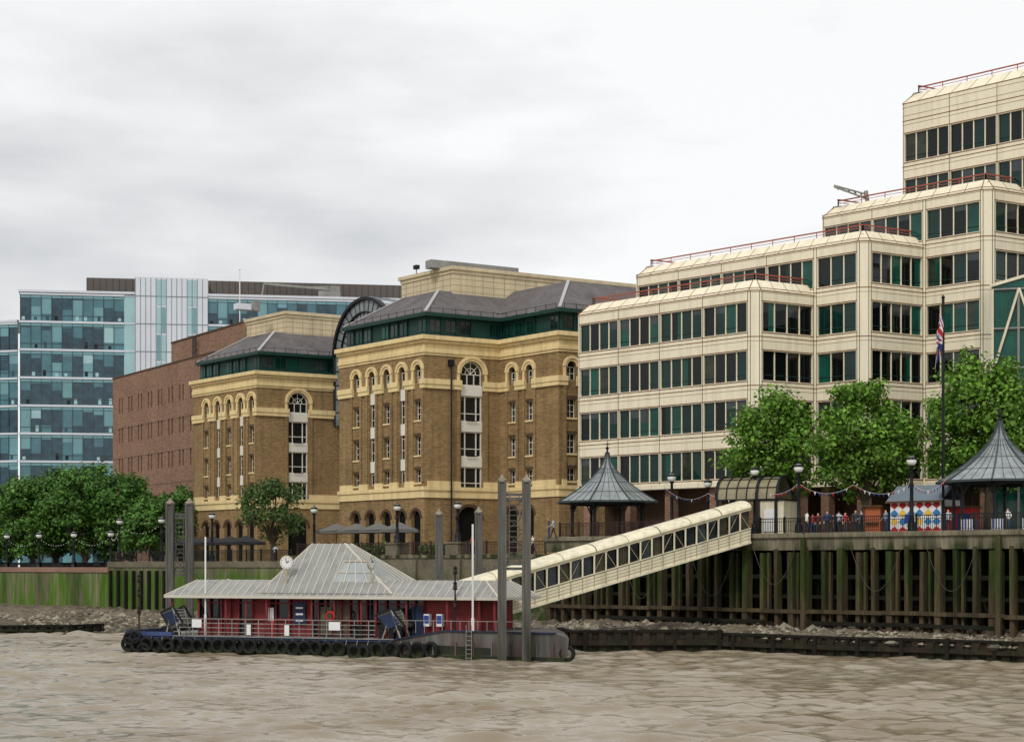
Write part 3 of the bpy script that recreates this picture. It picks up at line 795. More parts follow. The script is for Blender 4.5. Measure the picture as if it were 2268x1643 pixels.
# river
def river():
    def axis(lo, hi, step, far):
        a = list(np.arange(lo, hi, step)); s = step; x = lo; pre = []
        while x > far[0]: s *= 1.35; x -= s; pre.append(x)
        s = step; x = a[-1]; post = []
        while x < far[1]: s *= 1.35; x += s; post.append(x)
        return np.array(pre[::-1]+a+post)
    xs = axis(-46, 40, .16, (-3200, 3200)); ys = axis(52, 150, .12, (-800, 4200))
    Xg, Yg = np.meshgrid(xs, ys); rs = np.random.RandomState(5)
    Zg = np.zeros_like(Xg)
    for _ in range(100):
        lam = math.exp(rs.uniform(math.log(.7), math.log(4.2))); kk = 2*math.pi/lam
        th = rs.normal(1.72, .42); amp = .0042*lam**.85
        ph = rs.uniform(0, 6.28)
        w = kk*(Xg*math.cos(th)+Yg*math.sin(th))+ph+.9*np.sin(Xg*.19+rs.uniform(0, 6))+.9*np.sin(Yg*.15+rs.uniform(0, 6))
        Zg += amp*np.sin(w)*(1+.7*np.sin(Xg*.31*math.cos(ph)+Yg*.27*math.sin(ph)+ph))
    Zg += 3.0*Zg*np.clip(Zg, 0, .1)
    Zg *= 1+.35*np.sin(Xg*.06+1.3+.8*np.sin(Yg*.07))*np.sin(Yg*.11+.5)
    fall = np.clip((Xg+60)/14, 0, 1)*np.clip((54-Xg)/14, 0, 1)*np.clip((Yg-45)/7, 0, 1)*np.clip((165-Yg)/15, 0, 1)
    Zg *= fall
    nx, ny = len(xs), len(ys)
    co = np.stack([Xg, Yg, Zg], -1).reshape(-1, 3).astype(np.float32)
    i, j = np.meshgrid(np.arange(nx-1), np.arange(ny-1)); a = (j*nx+i).ravel()
    quads = np.stack([a, a+1, a+nx+1, a+nx], 1).astype(np.int32)
    me = bpy.data.meshes.new('river_water'); me.vertices.add(len(co)); me.vertices.foreach_set('co', co.ravel())
    me.loops.add(quads.size); me.loops.foreach_set('vertex_index', quads.ravel()); me.polygons.add(len(quads))
    me.polygons.foreach_set('loop_start', np.arange(0, quads.size, 4, dtype=np.int32)); me.polygons.foreach_set('loop_total', np.full(len(quads), 4, dtype=np.int32))
    me.polygons.foreach_set('use_smooth', np.ones(len(quads), dtype=bool)); me.update()
    m = bpy.data.materials.new('muddy_water'); m.use_nodes = True; N = m.node_tree.nodes; L = m.node_tree.links; b = N['Principled BSDF']
    b.inputs['Roughness'].default_value = .07; b.inputs['IOR'].default_value = 1.36
    tc = N.new('ShaderNodeTexCoord'); mpn = N.new('ShaderNodeMapping'); mpn.inputs['Scale'].default_value = (.55, 1.4, 1); L.new(tc.outputs['Object'], mpn.inputs[0])
    n1 = N.new('ShaderNodeTexNoise'); n1.inputs['Scale'].default_value = .12; n1.inputs['Detail'].default_value = 6; L.new(tc.outputs['Object'], n1.inputs['Vector'])
    n2 = N.new('ShaderNodeTexNoise'); n2.inputs['Scale'].default_value = 3.4; n2.inputs['Detail'].default_value = 4; n2.inputs['Roughness'].default_value = .5; L.new(mpn.outputs[0], n2.inputs['Vector'])
    cr = N.new('ShaderNodeValToRGB'); cr.color_ramp.elements[0].color = lin((126, 112, 90)); cr.color_ramp.elements[1].color = lin((150, 140, 122)); cr.color_ramp.elements[0].position = .36; cr.color_ramp.elements[1].position = .62
    L.new(n1.outputs[0], cr.inputs[0]); L.new(cr.outputs[0], b.inputs['Base Color'])
    bp = N.new('ShaderNodeBump'); bp.inputs['Strength'].default_value = .7; bp.inputs['Distance'].default_value = .045; L.new(n2.outputs[0], bp.inputs['Height']); L.new(bp.outputs[0], b.inputs['Normal'])
    me.materials.append(m); o = bpy.data.objects.new('river_water', me); bpy.context.scene.collection.objects.link(o)
river()

# ------------------------------------------------------------------ railings & lamps
def railing(name, fr, s0, s1, o, z, m='iron_black', h=1.1, gap=.16, post=2.2):
    ob = Obj(name); n = max(1, round((s1-s0)/post))
    for i in range(n+1):
        s = s0+(s1-s0)*i/n; ob.box('posts', m, fr, s-.06, s+.06, o-.06, o+.06, z, z+h+.1)
    ob.box('top_rail', m, fr, s0, s1, o-.05, o+.05, z+h-.06, z+h); ob.box('mid_rail', m, fr, s0, s1, o-.025, o+.025, z+h-.28, z+h-.24); ob.box('bottom_rail', m, fr, s0, s1, o-.03, o+.03, z+.1, z+.14)
    s = s0
    while s < s1: ob.box('bars', m, fr, s-.014, s+.014, o-.014, o+.014, z+.14, z+h-.06); s += gap
    ob.done()
railing('promenade_railing', fR, fR.s_at(1680), LR+8, -.2, 8.28, 'iron_black')
railing('promenade_railing', fR, fR.s_at(1236), fR.s_at(1650), -.2, 8.28, 'iron_red')
railing('quay_railing', fE, k1+.5, LE-.5, -.2, ZQ+.05, 'iron_red')
railing('quay_railing', fE, 0, k1-.5, -.3, 6.35, 'iron_black')
def street_lamp(x, y, z, h=4.2, ped=0):
    ob = Obj('street_lamp')
    if ped: 
        f_ = Frame((x, y), t=fE.t); ob.box('pedestal', 'stone_wall', f_, -.75, .75, -.75, .75, z, z+ped); ob.box('pedestal', 'concrete', f_, -.85, .85, -.85, .85, z+ped, z+ped+.15); z += ped+.15; h -= ped+.15
    ob.lathe('column', 'iron_black', (x, y, z), [(.34, 0), (.34, .12), (.26, .2), (.3, .5), (.2, .75), (.15, .95), (.18, 1.05), (.14, 1.15), (.12, h*.6), (.17, h*.62), (.11, h*.66), (.1, h-.75), (.18, h-.68), (.22, h-.6), (.12, h-.55)], 12)
    c = (x, y, z+h-.28)
    ob.lathe('globe', 'lamp_globe', c, [(.34*math.sin(math.pi*i/10), -.34*math.cos(math.pi*i/10)) for i in range(11)], 16)
    ob.lathe('cap', 'iron_black', c, [(.36, .08), (.365, .11), (.31, .18), (.24, .25), (.12, .32), (.04, .4), (.03, .48), (0, .5)], 16)
    for i in range(4):
        a = math.pi/4+i*math.pi/2; ob.bar('ribs', 'iron_black', (c[0]+.1*math.cos(a), c[1]+.1*math.sin(a), c[2]-.33), (c[0]+.35*math.cos(a), c[1]+.35*math.sin(a), c[2]+.08), .02)
    ob.done(smooth=('globe', 'column', 'cap'))
for px in (685, 869, 1003):
    s = fE.s_at(px); p = fE.pt(s, -.6, 0); street_lamp(p[0], p[1], ZQ, 4.6, 1.0 if px > 700 else 0)
for px in (254, 347, 459):
    s = fE.s_at(px); p = fE.pt(s, -.6, 0); street_lamp(p[0], p[1], 6.3, 4.6 if px < 400 else 4.9)
for px in (5, 76, 153, 235):
    s = fE2.s_at(px); p = fE2.pt(s, -.6, 0); street_lamp(p[0], p[1], 5.7, 3.9)
for px, y, d in ((1488, 1057, 134), (1568, 1070, 138), (1672, 1043, 128), (1769, 1036, 123.4), (2019, 1020, 116.6)):
    street_lamp(SX(px, d), d, 8.2, SZ(y, d)+.28-8.2)
# string lights / bunting
def catenary(a, b, sag, n):
    a = Vector(a); b = Vector(b); return [a.lerp(b, i/n)-Vector((0, 0, sag*(1-(2*i/n-1)**2))) for i in range(n+1)]
sl_ = Obj('string_lights')
lp_pts = []
for px in (5, 76, 153, 235): p = fE2.pt(fE2.s_at(px), -.6, 9.0); lp_pts.append(p)
for px in (254, 347, 459): p = fE.pt(fE.s_at(px), -.6, 10.2); lp_pts.append(p)
for a, b in zip(lp_pts[:-1], lp_pts[1:]):
    P = catenary(a, b, .9, 14)
    for i in range(14): sl_.bar('cable', 'iron_black', P[i], P[i+1], .015); sl_.lathe('bulbs', 'lamp_globe', P[i], [(0, -.06), (.035, -.02), (.028, .03), (0, .04)], 5)
sl_.done()
bu = Obj('bunting')
bpts = [(1470, 1078, 133), (1568, 1092, 136), (1672, 1075, 128), (1769, 1070, 123.4), (1890, 1072, 126), (2019, 1070, 116.8), (2100, 1055, 114)]
bp3 = [(SX(a, d), d, SZ(b, d)) for a, b, d in bpts]
for a, b in zip(bp3[:-1], bp3[1:]):
    n = 12; P = catenary(a, b, .7, n)
    for i in range(n):
        bu.bar('cord', 'flag_white', P[i], P[i+1], .02)
        q0 = P[i].lerp(P[i+1], .25); q1 = P[i].lerp(P[i+1], .75); q2 = (q0+q1)/2-Vector((0, R.uniform(-.1, .1), .26))
        bu.poly('pennants', R.choice(['flag_red', 'flag_white', 'flag_blue', 'flag_red', 'flag_blue']), [q0, q1, q2])
bu.done()

# ------------------------------------------------------------------ gazebos
def gazebo(px, d, ze, za, rad):
    x = SX(px, d); ob = Obj('gazebo'); n = 8
    prof = []
    for i in range(11):
        t = i/10; r = rad*(1-t)**1.75*(1) + .16*t; prof.append((max(r, .12), (za-ze)*t))
    ob.lathe('roof', 'gazebo_roof', (x, d, ze), prof, n)
    for i in range(n):
        a = 2*math.pi*(i+.5)/n
        for j in range(10):
            p = [(x+q[0]*math.cos(a), d+q[0]*math.sin(a), ze+q[1]+.03) for q in prof[j:j+2]]; ob.bar('roof_ribs', 'gazebo_rib', p[0], p[1], .1)
        for kk in (-.5, 0, .5):
            for j in range(7):
                pp = []
                for q in prof[j:j+2]:
                    A = Vector((math.cos(a), math.sin(a)))*q[0]; B = Vector((math.cos(a+2*math.pi/n), math.sin(a+2*math.pi/n)))*q[0]; c = A.lerp(B, .5+kk*.5); pp.append((x+c.x, d+c.y, ze+q[1]+.02))
                ob.bar('glazing_bars', 'gazebo_rib', pp[0], pp[1], .03)
        for j in (2, 4, 6):
            q = prof[j]; a3 = a+2*math.pi/n
            ob.bar('glazing_bars', 'gazebo_rib', (x+q[0]*math.cos(a), d+q[0]*math.sin(a), ze+q[1]+.02), (x+q[0]*math.cos(a3), d+q[0]*math.sin(a3), ze+q[1]+.02), .03)
        c, s = math.cos(a), math.sin(a); rr = rad*.72
        px_, py_ = x+rr*c, d+rr*s
        ob.lathe('columns', 'iron_black', (px_, py_, 8.15), [(.2, 0), (.2, .3), (.12, .4), (.1, ze-8.15-.6), (.18, ze-8.15-.45), (.1, ze-8.15)], 8)
        a3 = a+2*math.pi/n
        q0 = (px_, py_); q1 = (x+rr*math.cos(a3), d+rr*math.sin(a3))
        ob.bar('ring_beam', 'iron_black', (*q0, ze-.1), (*q1, ze-.1), .14, .25)
        m0 = Vector((*q0, ze-.8)).lerp(Vector((*q1, ze-.8)), .22); ob.bar('brackets', 'iron_black', (*q0, ze-1.0), (m0.x, m0.y, ze-.15), .07)
        m0 = Vector((*q1, ze-.8)).lerp(Vector((*q0, ze-.8)), .22); ob.bar('brackets', 'iron_black', (*q1, ze-1.0), (m0.x, m0.y, ze-.15), .07)
        e0 = (x+rad*c, d+rad*s); e1 = (x+rad*math.cos(a3), d+rad*math.sin(a3)); ob.bar('gutter', 'gazebo_rib', (*e0, ze), (*e1, ze), .12, .16)
    ob.lathe('finial', 'iron_black', (x, d, za), [(.14, -.1), (.2, .05), (.1, .15), (.06, .3), (.14, .4), (.14, .5), (.04, .6), (.03, 1.0), (0, 1.1)], 8)
    ob.bar('finial', 'iron_black', (x-.2, d, za+.75), (x+.2, d, za+.75), .05)
    ob.done()
gazebo(1345, 142, 11.15, 15.2, 4.35); gazebo(2214, 118.5, 11.7, 15.9, 4.3)

# ------------------------------------------------------------------ floating pier
PLo = (SX(272, 118.5), 118.5); PRo = (SX(1260, 106.3), 106.3)
fp = Frame(PLo, PRo)
pr = Obj('floating_pier')
Sx = lambda px, o=0: fp.s_at(px, o)
def extr(ob, part, m, fr, prof, o0, o1, s_ref=0, kb=1.0):
    n = len(prof)
    bk = [(s_ref+(s-s_ref)*kb, z) for s, z in prof]
    ob.poly(part, m, [fr.pt(s, o0, z) for s, z in bk]); ob.poly(part, m, [fr.pt(s, o1, z) for s, z in prof])
    for i in range(n):
        a, b = prof[i], prof[(i+1) % n]; c, d = bk[i], bk[(i+1) % n]
        ob.poly(part, m, [fr.pt(c[0], o0, c[1]), fr.pt(d[0], o0, d[1]), fr.pt(b[0], o1, b[1]), fr.pt(a[0], o1, a[1])])
sM = Sx(872)
extr(pr, 'hull', 'hull_dark', fp, [(1.2, -.6), (0.2, .3), (0.1, 1.0), (sM, 1.0), (sM, -.6)], -9.5, -.05)
pr.box('deck_edge', 'navy_paint', fp, 0.1, sM, -9.6, .06, 1.0, 1.09)
pr.box('deck', 'steel_grey', fp, .3, sM, -9.3, -.2, 1.14, 1.2)
pr.box('bulwark', 'blue_paint', fp, .1, Sx(378), -.3, -.1, 1.14, 1.42)
pr.box('bulwark', 'navy_paint', fp, .0, .3, -9.5, -.3, 1.0, 1.5)
# right-hand barge
xE = fp.len
kb = (Sx(1250, -9.0)-sM)/(xE-sM)
extr(pr, 'barge', 'hull_grey', fp, [(sM+.05, -.6), (sM+.05, 1.15), (Sx(985), 1.75), (xE-.9, 1.72), (xE, 1.45), (xE-.1, .3), (xE-.8, -.6)], -9.0, .0, sM, kb)
extr(pr, 'barge_rubbing', 'navy_paint', fp, [(sM+.05, 1.16), (Sx(985), 1.76), (xE-.9, 1.73), (xE-.9, 1.8), (Sx(985), 1.83), (sM+.05, 1.23)], -.2, .12)
pr.box('barge_chine', 'hull_dark', fp, sM+.1, xE-.2, .0, .1, -.2, .25)
for px in (905, 960, 1010, 1050, 1090, 1130, 1190, 1225): s = Sx(px); pr.box('barge_frames', 'hull_grey', fp, s-.05, s+.05, 0, .1, .25, 1.1)
pr.hexa('barge_dark_plate', 'hull_dark', [fp.pt(Sx(900), .02, .3), fp.pt(Sx(1090), .02, .3), fp.pt(Sx(1090), .0, .3), fp.pt(Sx(900), .0, .3), fp.pt(Sx(900), .02, .95), fp.pt(Sx(1090), .02, .75), fp.pt(Sx(1090), .0, .75), fp.pt(Sx(900), .0, .95)])  # flat dark plate on the barge side, a recess by colour only
# ladder
for k in range(7): pr.bar('ladder', 'steel_grey', fp.pt(Sx(1035), .2, .1+k*.28), fp.pt(Sx(1047), .2, .1+k*.28), .035)
for px in (1035, 1047): pr.bar('ladder', 'steel_grey', fp.pt(Sx(px), .2, 0), fp.pt(Sx(px), .2, 2.2), .04)
# tyres
def torus(ob, part, m, c, axis, R0, r0, n=20, k=8):
    axis = Vector(axis).normalized(); up = Vector((0, 0, 1)); s = axis.cross(up).normalized(); u = s.cross(axis)
    v, f = ob.part(part, m); b = len(v)
    for i in range(n):
        a = 2*math.pi*i/n; d = s*math.cos(a)+u*math.sin(a)
        for j in range(k):
            t = 2*math.pi*j/k; v.append(tuple(Vector(c)+d*(R0+r0*math.cos(t))+axis*(r0*1.15*math.sin(t))))
    for i in range(n):
        for j in range(k):
            f.append((b+i*k+j, b+((i+1) % n)*k+j, b+((i+1) % n)*k+(j+1) % k, b+i*k+(j+1) % k))
nn = Vector((fp.n.x, fp.n.y, 0))
def tyre(px, z, r=.4, o=.22):
    s = Sx(px, o); a = nn+Vector((fp.t.x, fp.t.y, 0))*R.uniform(-.3, .3)+Vector((0, 0, R.uniform(-.15, .1)))
    torus(pr, 'tyres', 'tyre', fp.pt(s, o, z), a, r, .13)
px = 284
while px < 770: tyre(px, .56+R.uniform(-.07, .07), .42); px += 21.5+ (px-284)*.008+R.uniform(-1.5, 1.5)
for px, z in ((288, .95), (300, 1.05), (318, .2), (375, .3), (785, .35), (806, .3)): tyre(px, z, .38)
for px, z in ((836, .46), (868, .5), (897, .5), (925, .52), (955, .56)): tyre(px, z, .46, .3)
tyre(1256, .5, .4, -.2)
for px in range(290, 960, 24): pr.bar('tyre_chains', 'steel_grey', fp.pt(Sx(px), .1, 1.1), fp.pt(Sx(px), .3, .8), .03)
# waiting room
o_w = -2.3; z0, z1 = 1.2, 3.95
s0 = Sx(440, o_w); s9 = Sx(1068, o_w)
pr.box('rear_wall', 'pier_red_dark', fp, s0, s9, -7.6, -7.4, z0, z1)
pr.box('end_wall', 'pier_red', fp, s9-.1, s9, -7.4, o_w, z0, z1)
def pw(pxa, pxb, m, zl=z0, zh=z1, o=o_w, part='wall_panels'): pr.box(part, m, fp, Sx(pxa, o), Sx(pxb, o), o-.08, o, zl, zh)
pw(440, 492, 'pier_glass', z0+.9); pw(440, 492, 'pier_red', z0, z0+.9)
pw(492, 530, 'pier_red'); pw(530, 560, 'pier_glass'); pw(560, 598, 'pier_red'); pw(612, 642, 'pier_glass', z0+1.2); pw(598, 648, 'pier_red', z0, z0+1.2)
pw(648, 690, 'pier_red', z0, z1); pw(690, 740, 'pier_glass', z0+.2); pw(740, 775, 'pier_inside'); pw(775, 832, 'pier_glass', z0+.2)
pw(832, 880, 'pier_red', z0, z0+.8); pw(832, 880, 'pier_glass', z0+.8); pw(880, 940, 'pier_glass', z0+.2); pw(940, 1068, 'pier_red')
pr.box('interior', 'pier_inside', fp, s0+1, s9-6, -6.8, -6.4, z0, z1-.6)
for px in (441, 466, 492, 511, 530, 560, 598, 612, 642, 690, 707, 724, 740, 757, 775, 794, 813, 832, 856, 880, 900, 920, 940):
    s = Sx(px, -2.2); pr.box('mullions', 'pier_red', fp, s-.05, s+.05, -2.22, -2.1, z0, z1)
for z in (z0+1.05, z0+2.2): pr.box('wall_rails', 'pier_red', fp, s0, Sx(940, -2.2), -2.22, -2.14, z-.04, z+.04)
for px in (381, 440, 500, 545, 590, 690, 740, 800, 832, 900, 990, 1060, 1095):
    s = Sx(px, -1.5); pr.bar('canopy_posts', 'pier_red', fp.pt(s, -1.5, z0), fp.pt(s, -1.5, 3.72), .13)
# posters and door
pr.box('noticeboard', 'navy_paint', fp, Sx(650, -2.1), Sx(676, -2.1), -2.2, -2.12, 2.0, 3.5)
for i in range(3): pr.box('noticeboard', 'sign_white', fp, Sx(655, -2.1), Sx(671, -2.1), -2.12, -2.1, 2.2+i*.42, 2.32+i*.42)
pr.box('door', 'pier_inside', fp, Sx(710, -2.1), Sx(735, -2.1), -2.14, -2.1, z0+.1, z0+2.0)
pr.box('posters', 'sign_white', fp, Sx(594, -2.1), Sx(606, -2.1), -2.14, -2.1, 2.2, 3.1)
pr.box('door_blue', 'navy_paint', fp, Sx(912, -2.1), Sx(940, -2.1), -2.14, -2.1, z0, z0+2.1)
for px in (946, 974):   # phone hoods
    s = Sx(px, -1.9); pr.box('phone_hoods', 'sign_white', fp, s-.2, s+.2, -2.2, -1.8, 2.0, 2.8); pr.box('phone_hoods', 'sign_blue', fp, s-.17, s+.17, -1.8, -1.77, 2.2, 2.7)
# canopy roof
ce0, ce1 = Sx(364, -1.1), Sx(1104, -1.1)
CP = [Vector(fp.pt(ce0, -8.6, 0)[:2]), Vector(fp.pt(ce0, -1.1, 0)[:2]), Vector(fp.pt(ce1, -1.1, 0)[:2]), Vector(fp.pt(ce1, -8.6, 0)[:2]), Vector(fp.pt(ce0, -8.6, 0)[:2])]
def hiproof(ob, CPt, ins, za, zb, ribsp, m='pier_roof'):
    B = [Vector(p) for p in CPt]
    t = fp.t; nr = fp.n
    ss = [( (p-Vector(PLo)).dot(t), (p-Vector(PLo)).dot(nr)) for p in B[:4]]
    smin = min(a for a, b in ss); smax = max(a for a, b in ss); omin = min(b for a, b in ss); omax = max(b for a, b in ss)
    q = [(smin, omin, smin+ins[0], omin+ins[1]), (smin, omax, smin+ins[0], omax-ins[1]), (smax, omax, smax-ins[2], omax-ins[1]), (smax, omin, smax-ins[2], omin+ins[1])]
    for i in range(4):
        a, b = q[i], q[(i+1) % 4]
        p0, p1, p2, p3 = fp.pt(a[0], a[1], za), fp.pt(b[0], b[1], za), fp.pt(b[2], b[3], zb), fp.pt(a[2], a[3], zb)
        ob.poly('roof', m, [p0, p1, p2, p3])
        ob.bar('roof_hips', 'pier_rib', p0, p3, .12, .1)
        if i != 3:
            L_ = (Vector(p1)-Vector(p0)).length; k = int(L_/ribsp)
            for j in range(1, k):
                e = Vector(p0).lerp(Vector(p1), j/k)
                s_e = a[0]+(b[0]-a[0])*j/k; o_e = a[1]+(b[1]-a[1])*j/k
                if i == 1:
                    fr_ = min(1, (s_e-smin)/max(.01, ins[0]), (smax-s_e)/max(.01, ins[2])); top = fp.pt(s_e, omax-ins[1]*fr_, za+(zb-za)*fr_)
                else:
                    fr_ = min(1, (o_e-omin)/ins[1], (omax-o_e)/ins[1]); sg = ins[0] if i == 0 else -ins[2]; top = fp.pt(s_e+sg*fr_, o_e, za+(zb-za)*fr_)
                ob.bar('roof_ribs', 'pier_rib', tuple(e), top, .05, .07)
    ob.poly('roof', m, [fp.pt(a[2], a[3], zb) for a in q])
hiproof(pr, CP, (1.6, 1.7, 1.6), 3.9, 4.95, .62)
pr.box('fascia', 'pier_rib', fp, ce0, ce1, -1.14, -1.08, 3.74, 3.92); pr.box('fascia', 'pier_rib', fp, ce0-.04, ce0+.02, -8.6, -1.08, 3.74, 3.92); pr.box('fascia', 'pier_rib', fp, ce1-.02, ce1+.04, -8.6, -1.08, 3.74, 3.92)
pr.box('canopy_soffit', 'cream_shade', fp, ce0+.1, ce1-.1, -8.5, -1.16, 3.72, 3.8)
q0, q1 = Sx(572, -1.35), Sx(868, -1.35)
CP2 = [Vector(fp.pt(q0, -8.3, 0)[:2]), Vector(fp.pt(q0, -1.35, 0)[:2]), Vector(fp.pt(q1, -1.35, 0)[:2]), Vector(fp.pt(q1, -8.3, 0)[:2])]
tl = Sx(692, -4.3); tr_ = Sx(763, -4.3)
hiproof(pr, CP2, (tl-q0, 3.0, q1-tr_), 4.1, 7.45, .58)
# rooflight on right slope
ra, rb = Sx(742, -2.4), Sx(846, -2.4)
pr.hexa('rooflight', 'rooflight_glass', [fp.pt(ra, -2.0, 4.8), fp.pt(rb, -2.0, 4.8), fp.pt(rb, -4.5, 4.8), fp.pt(ra, -4.5, 4.8), fp.pt(ra+.5, -2.9, 6.25), fp.pt(rb-1.4, -2.9, 6.25), fp.pt(rb-1.4, -4.2, 6.25), fp.pt(ra+.5, -4.2, 6.25)])
for k in range(5):
    t = k/4; pr.bar('roof_ribs', 'pier_rib', fp.pt(ra+(rb-ra)*t, -1.98, 4.8), fp.pt(ra+.5+(rb-1.9-ra)*t, -2.88, 6.27), .07)
pr.bar('roof_ribs', 'pier_rib', fp.pt(ra+.5, -2.85, 6.27), fp.pt(rb-1.4, -2.85, 6.27), .09); pr.bar('roof_ribs', 'pier_rib', fp.pt(ra+.2, -2.4, 5.5), fp.pt(rb-.65, -2.4, 5.5), .05)
# clocks
def disc(ob, part, m, c, ax, r, n=24, th=.06):
    ax = Vector(ax).normalized(); s = ax.cross(Vector((0, 0, 1))).normalized(); u = s.cross(ax)
    P = [Vector(c)+s*(r*math.cos(2*math.pi*i/n))+u*(r*math.sin(2*math.pi*i/n)) for i in range(n)]
    ob.poly(part, m, [p+ax*th for p in P]); ob.poly(part, m, [p-ax*th for p in P])
    for i in range(n): ob.poly(part, m, [P[i]+ax*th, P[(i+1) % n]+ax*th, P[(i+1) % n]-ax*th, P[i]-ax*th])
    return s, u
# left clock faces the river, right clock faces downstream and is seen nearly edge-on
for px, ax in ((635, nn+Vector((fp.t.x, fp.t.y, 0))*.25), (822, nn*.12+Vector((fp.t.x, fp.t.y, 0))*1.1)):
    c = Vector(fp.pt(Sx(px, -1.9), -1.9, 6.15)); ax = ax.normalized()
    torus(pr, 'clock_rim', 'cream_shade', c, ax, .44, .05, 24, 6)
    s, u = disc(pr, 'clock_face', 'sign_white', c, ax, .43)
    for h in range(12):
        a = math.pi*h/6; pr.bar('clock_marks', 'iron_black', c+ax*.07+(s*math.cos(a)+u*math.sin(a))*.33, c+ax*.07+(s*math.cos(a)+u*math.sin(a))*.4, .03)
    pr.bar('clock_hands', 'iron_black', c+ax*.08, c+ax*.08+(-s*.18+u*.11), .045); pr.bar('clock_hands', 'iron_black', c+ax*.08, c+ax*.08+(s*.05+u*.3), .035)
    pr.bar('clock_bracket', 'cream_shade', c-Vector((0, 0, .45)), c-Vector((0, 0, 1.3)), .1)
# deck railing
sa, sb = Sx(384, -.5), Sx(832, -.5)
n = 30
for i in range(n+1): s = sa+(sb-sa)*i/n; pr.bar('deck_railing', 'steel_grey' if i % 2 else 'iron_red', fp.pt(s, -.5, 1.2), fp.pt(s, -.5, 2.35), .05)
for z in (2.35, 2.05, 1.75, 1.45): pr.bar('deck_railing', 'steel_grey', fp.pt(sa, -.5, z), fp.pt(sb, -.5, z), .045)
sa2, sb2 = Sx(882, -.9), Sx(1180, -.9)
for i in range(16): s = sa2+(sb2-sa2)*i/15; pr.bar('deck_railing', 'steel_grey', fp.pt(s, -.9, 1.6), fp.pt(s, -.9, 2.4), .04)
pr.bar('deck_railing', 'steel_grey', fp.pt(sa2, -.9, 2.4), fp.pt(sb2, -.9, 2.4), .04)
pr.box('notice_signs', 'sign_white', fp, Sx(425, -.4), Sx(446, -.4), -.44, -.4, 1.75, 2.3); pr.box('notice_signs', 'sign_white', fp, Sx(728, -.4), Sx(753, -.4), -.44, -.4, 1.7, 2.25)
pr.box('notice_signs', 'sign_white', fp, Sx(546, -.4), Sx(555, -.4), -.44, -.4, 1.3, 2.0); pr.box('notice_signs', 'sign_white', fp, Sx(630, -.4), Sx(640, -.4), -.44, -.4, 1.3, 2.0)
torus(pr, 'life_ring', 'flag_red', fp.pt(Sx(732, -.8), -.8, 2.6), nn, .28, .07)
pr.lathe('fire_post', 'flag_red', fp.pt(Sx(604, -1.4), -1.4, 1.2), [(.14, 0), (.14, .9), (.1, 1.0), (0, 1.05)], 10)
# bollards
for px in (366, 392, 790, 795, 845, 868, 885):
    s = Sx(px, -.6); h = .7 if px < 500 else 1.0
    pr.box('bollards', 'iron_black', fp, s-.17, s+.17, -.85, -.5, 1.1, 1.1+h); pr.box('bollards', 'iron_black', fp, s-.24, s+.24, -.9, -.45, 1.1+h*.75, 1.1+h*.92)
# boarding ramps (raised, blue)
for pxa in (362, 838):
    s = Sx(pxa, -.7); W = 1.6 if pxa < 500 else 1.9
    for o in (-.5, -1.9):
        a = fp.pt(s-.1, o, 2.75); b = fp.pt(s+W*.55, o, 3.15); c = fp.pt(s+W+.1, o, 2.05); d = fp.pt(s+W*.5, o, 1.5)
        pr.poly('ramp_cheeks', 'chain_dark', [a, b, c, d])
        pr.bar('ramp_frame', 'iron_black', a, b, .1); pr.bar('ramp_frame', 'iron_black', b, c, .1); pr.bar('ramp_frame', 'iron_black', c, d, .1); pr.bar('ramp_frame', 'iron_black', a, d, .1)
        pr.bar('ramp_frame', 'steel_grey', fp.pt(s+W*.55, o, 3.1), fp.pt(s+W*.9, o, 1.15), .1); pr.bar('ramp_frame', 'steel_grey', fp.pt(s+W*.4, o, 2.2), fp.pt(s+W*.2, o, 1.15), .1)
    pr.hexa('ramp_plate', 'navy_paint', [fp.pt(s+.1, -.44, 2.62), fp.pt(s+W*.55, -.44, 2.9), fp.pt(s+W*.55, -.5, 2.9), fp.pt(s+.1, -.5, 2.62), fp.pt(s+W*.45, -.44, 1.85), fp.pt(s+W*.85, -.44, 2.15), fp.pt(s+W*.85, -.5, 2.15), fp.pt(s+W*.45, -.5, 1.85)])
    for k in range(5): pr.bar('ramp_frame', 'sign_white', fp.pt(s+W*.6+k*.12, -.42, 2.95-k*.2), fp.pt(s+W*.6+k*.12, -1.9, 2.95-k*.2), .03)
# white masts & beacon posts
for px, yt, o, w in ((455, 1188, -1.4, .1), (1047, 1160, -.8, .12)):
    p = fp.pt(Sx(px, o), o, 1.2); pr.bar('mast', 'cream_pole', p, (p[0], p[1], SZ(yt, p[1])), w)
    pr.bar('mast', 'cream_pole', p, (p[0], p[1], 2.6), w*1.6)
for px, yt in ((308, 1268), (1008, 1250)):
    o = -1.0; p = fp.pt(Sx(px, o), o, 1.1); zt = SZ(yt, p[1])
    pr.bar('beacon_post', 'iron_black' if px > 500 else 'iron_red', p, (p[0], p[1], zt-.5), .1)
    for dz in (.0, 1.0, 2.2):
        pr.lathe('beacon', 'iron_black', (p[0], p[1], zt-.6-dz), [(.16, 0), (.18, .06), (.1, .1), (.12, .4), (.16, .44), (0, .56)], 10)
        pr.lathe('beacon_lens', 'iron_red', (p[0], p[1], zt-.5-dz), [(.125, 0), (.13, .14), (.11, .24)], 10)
pr.done(smooth=('tyres', 'clock_rim'))

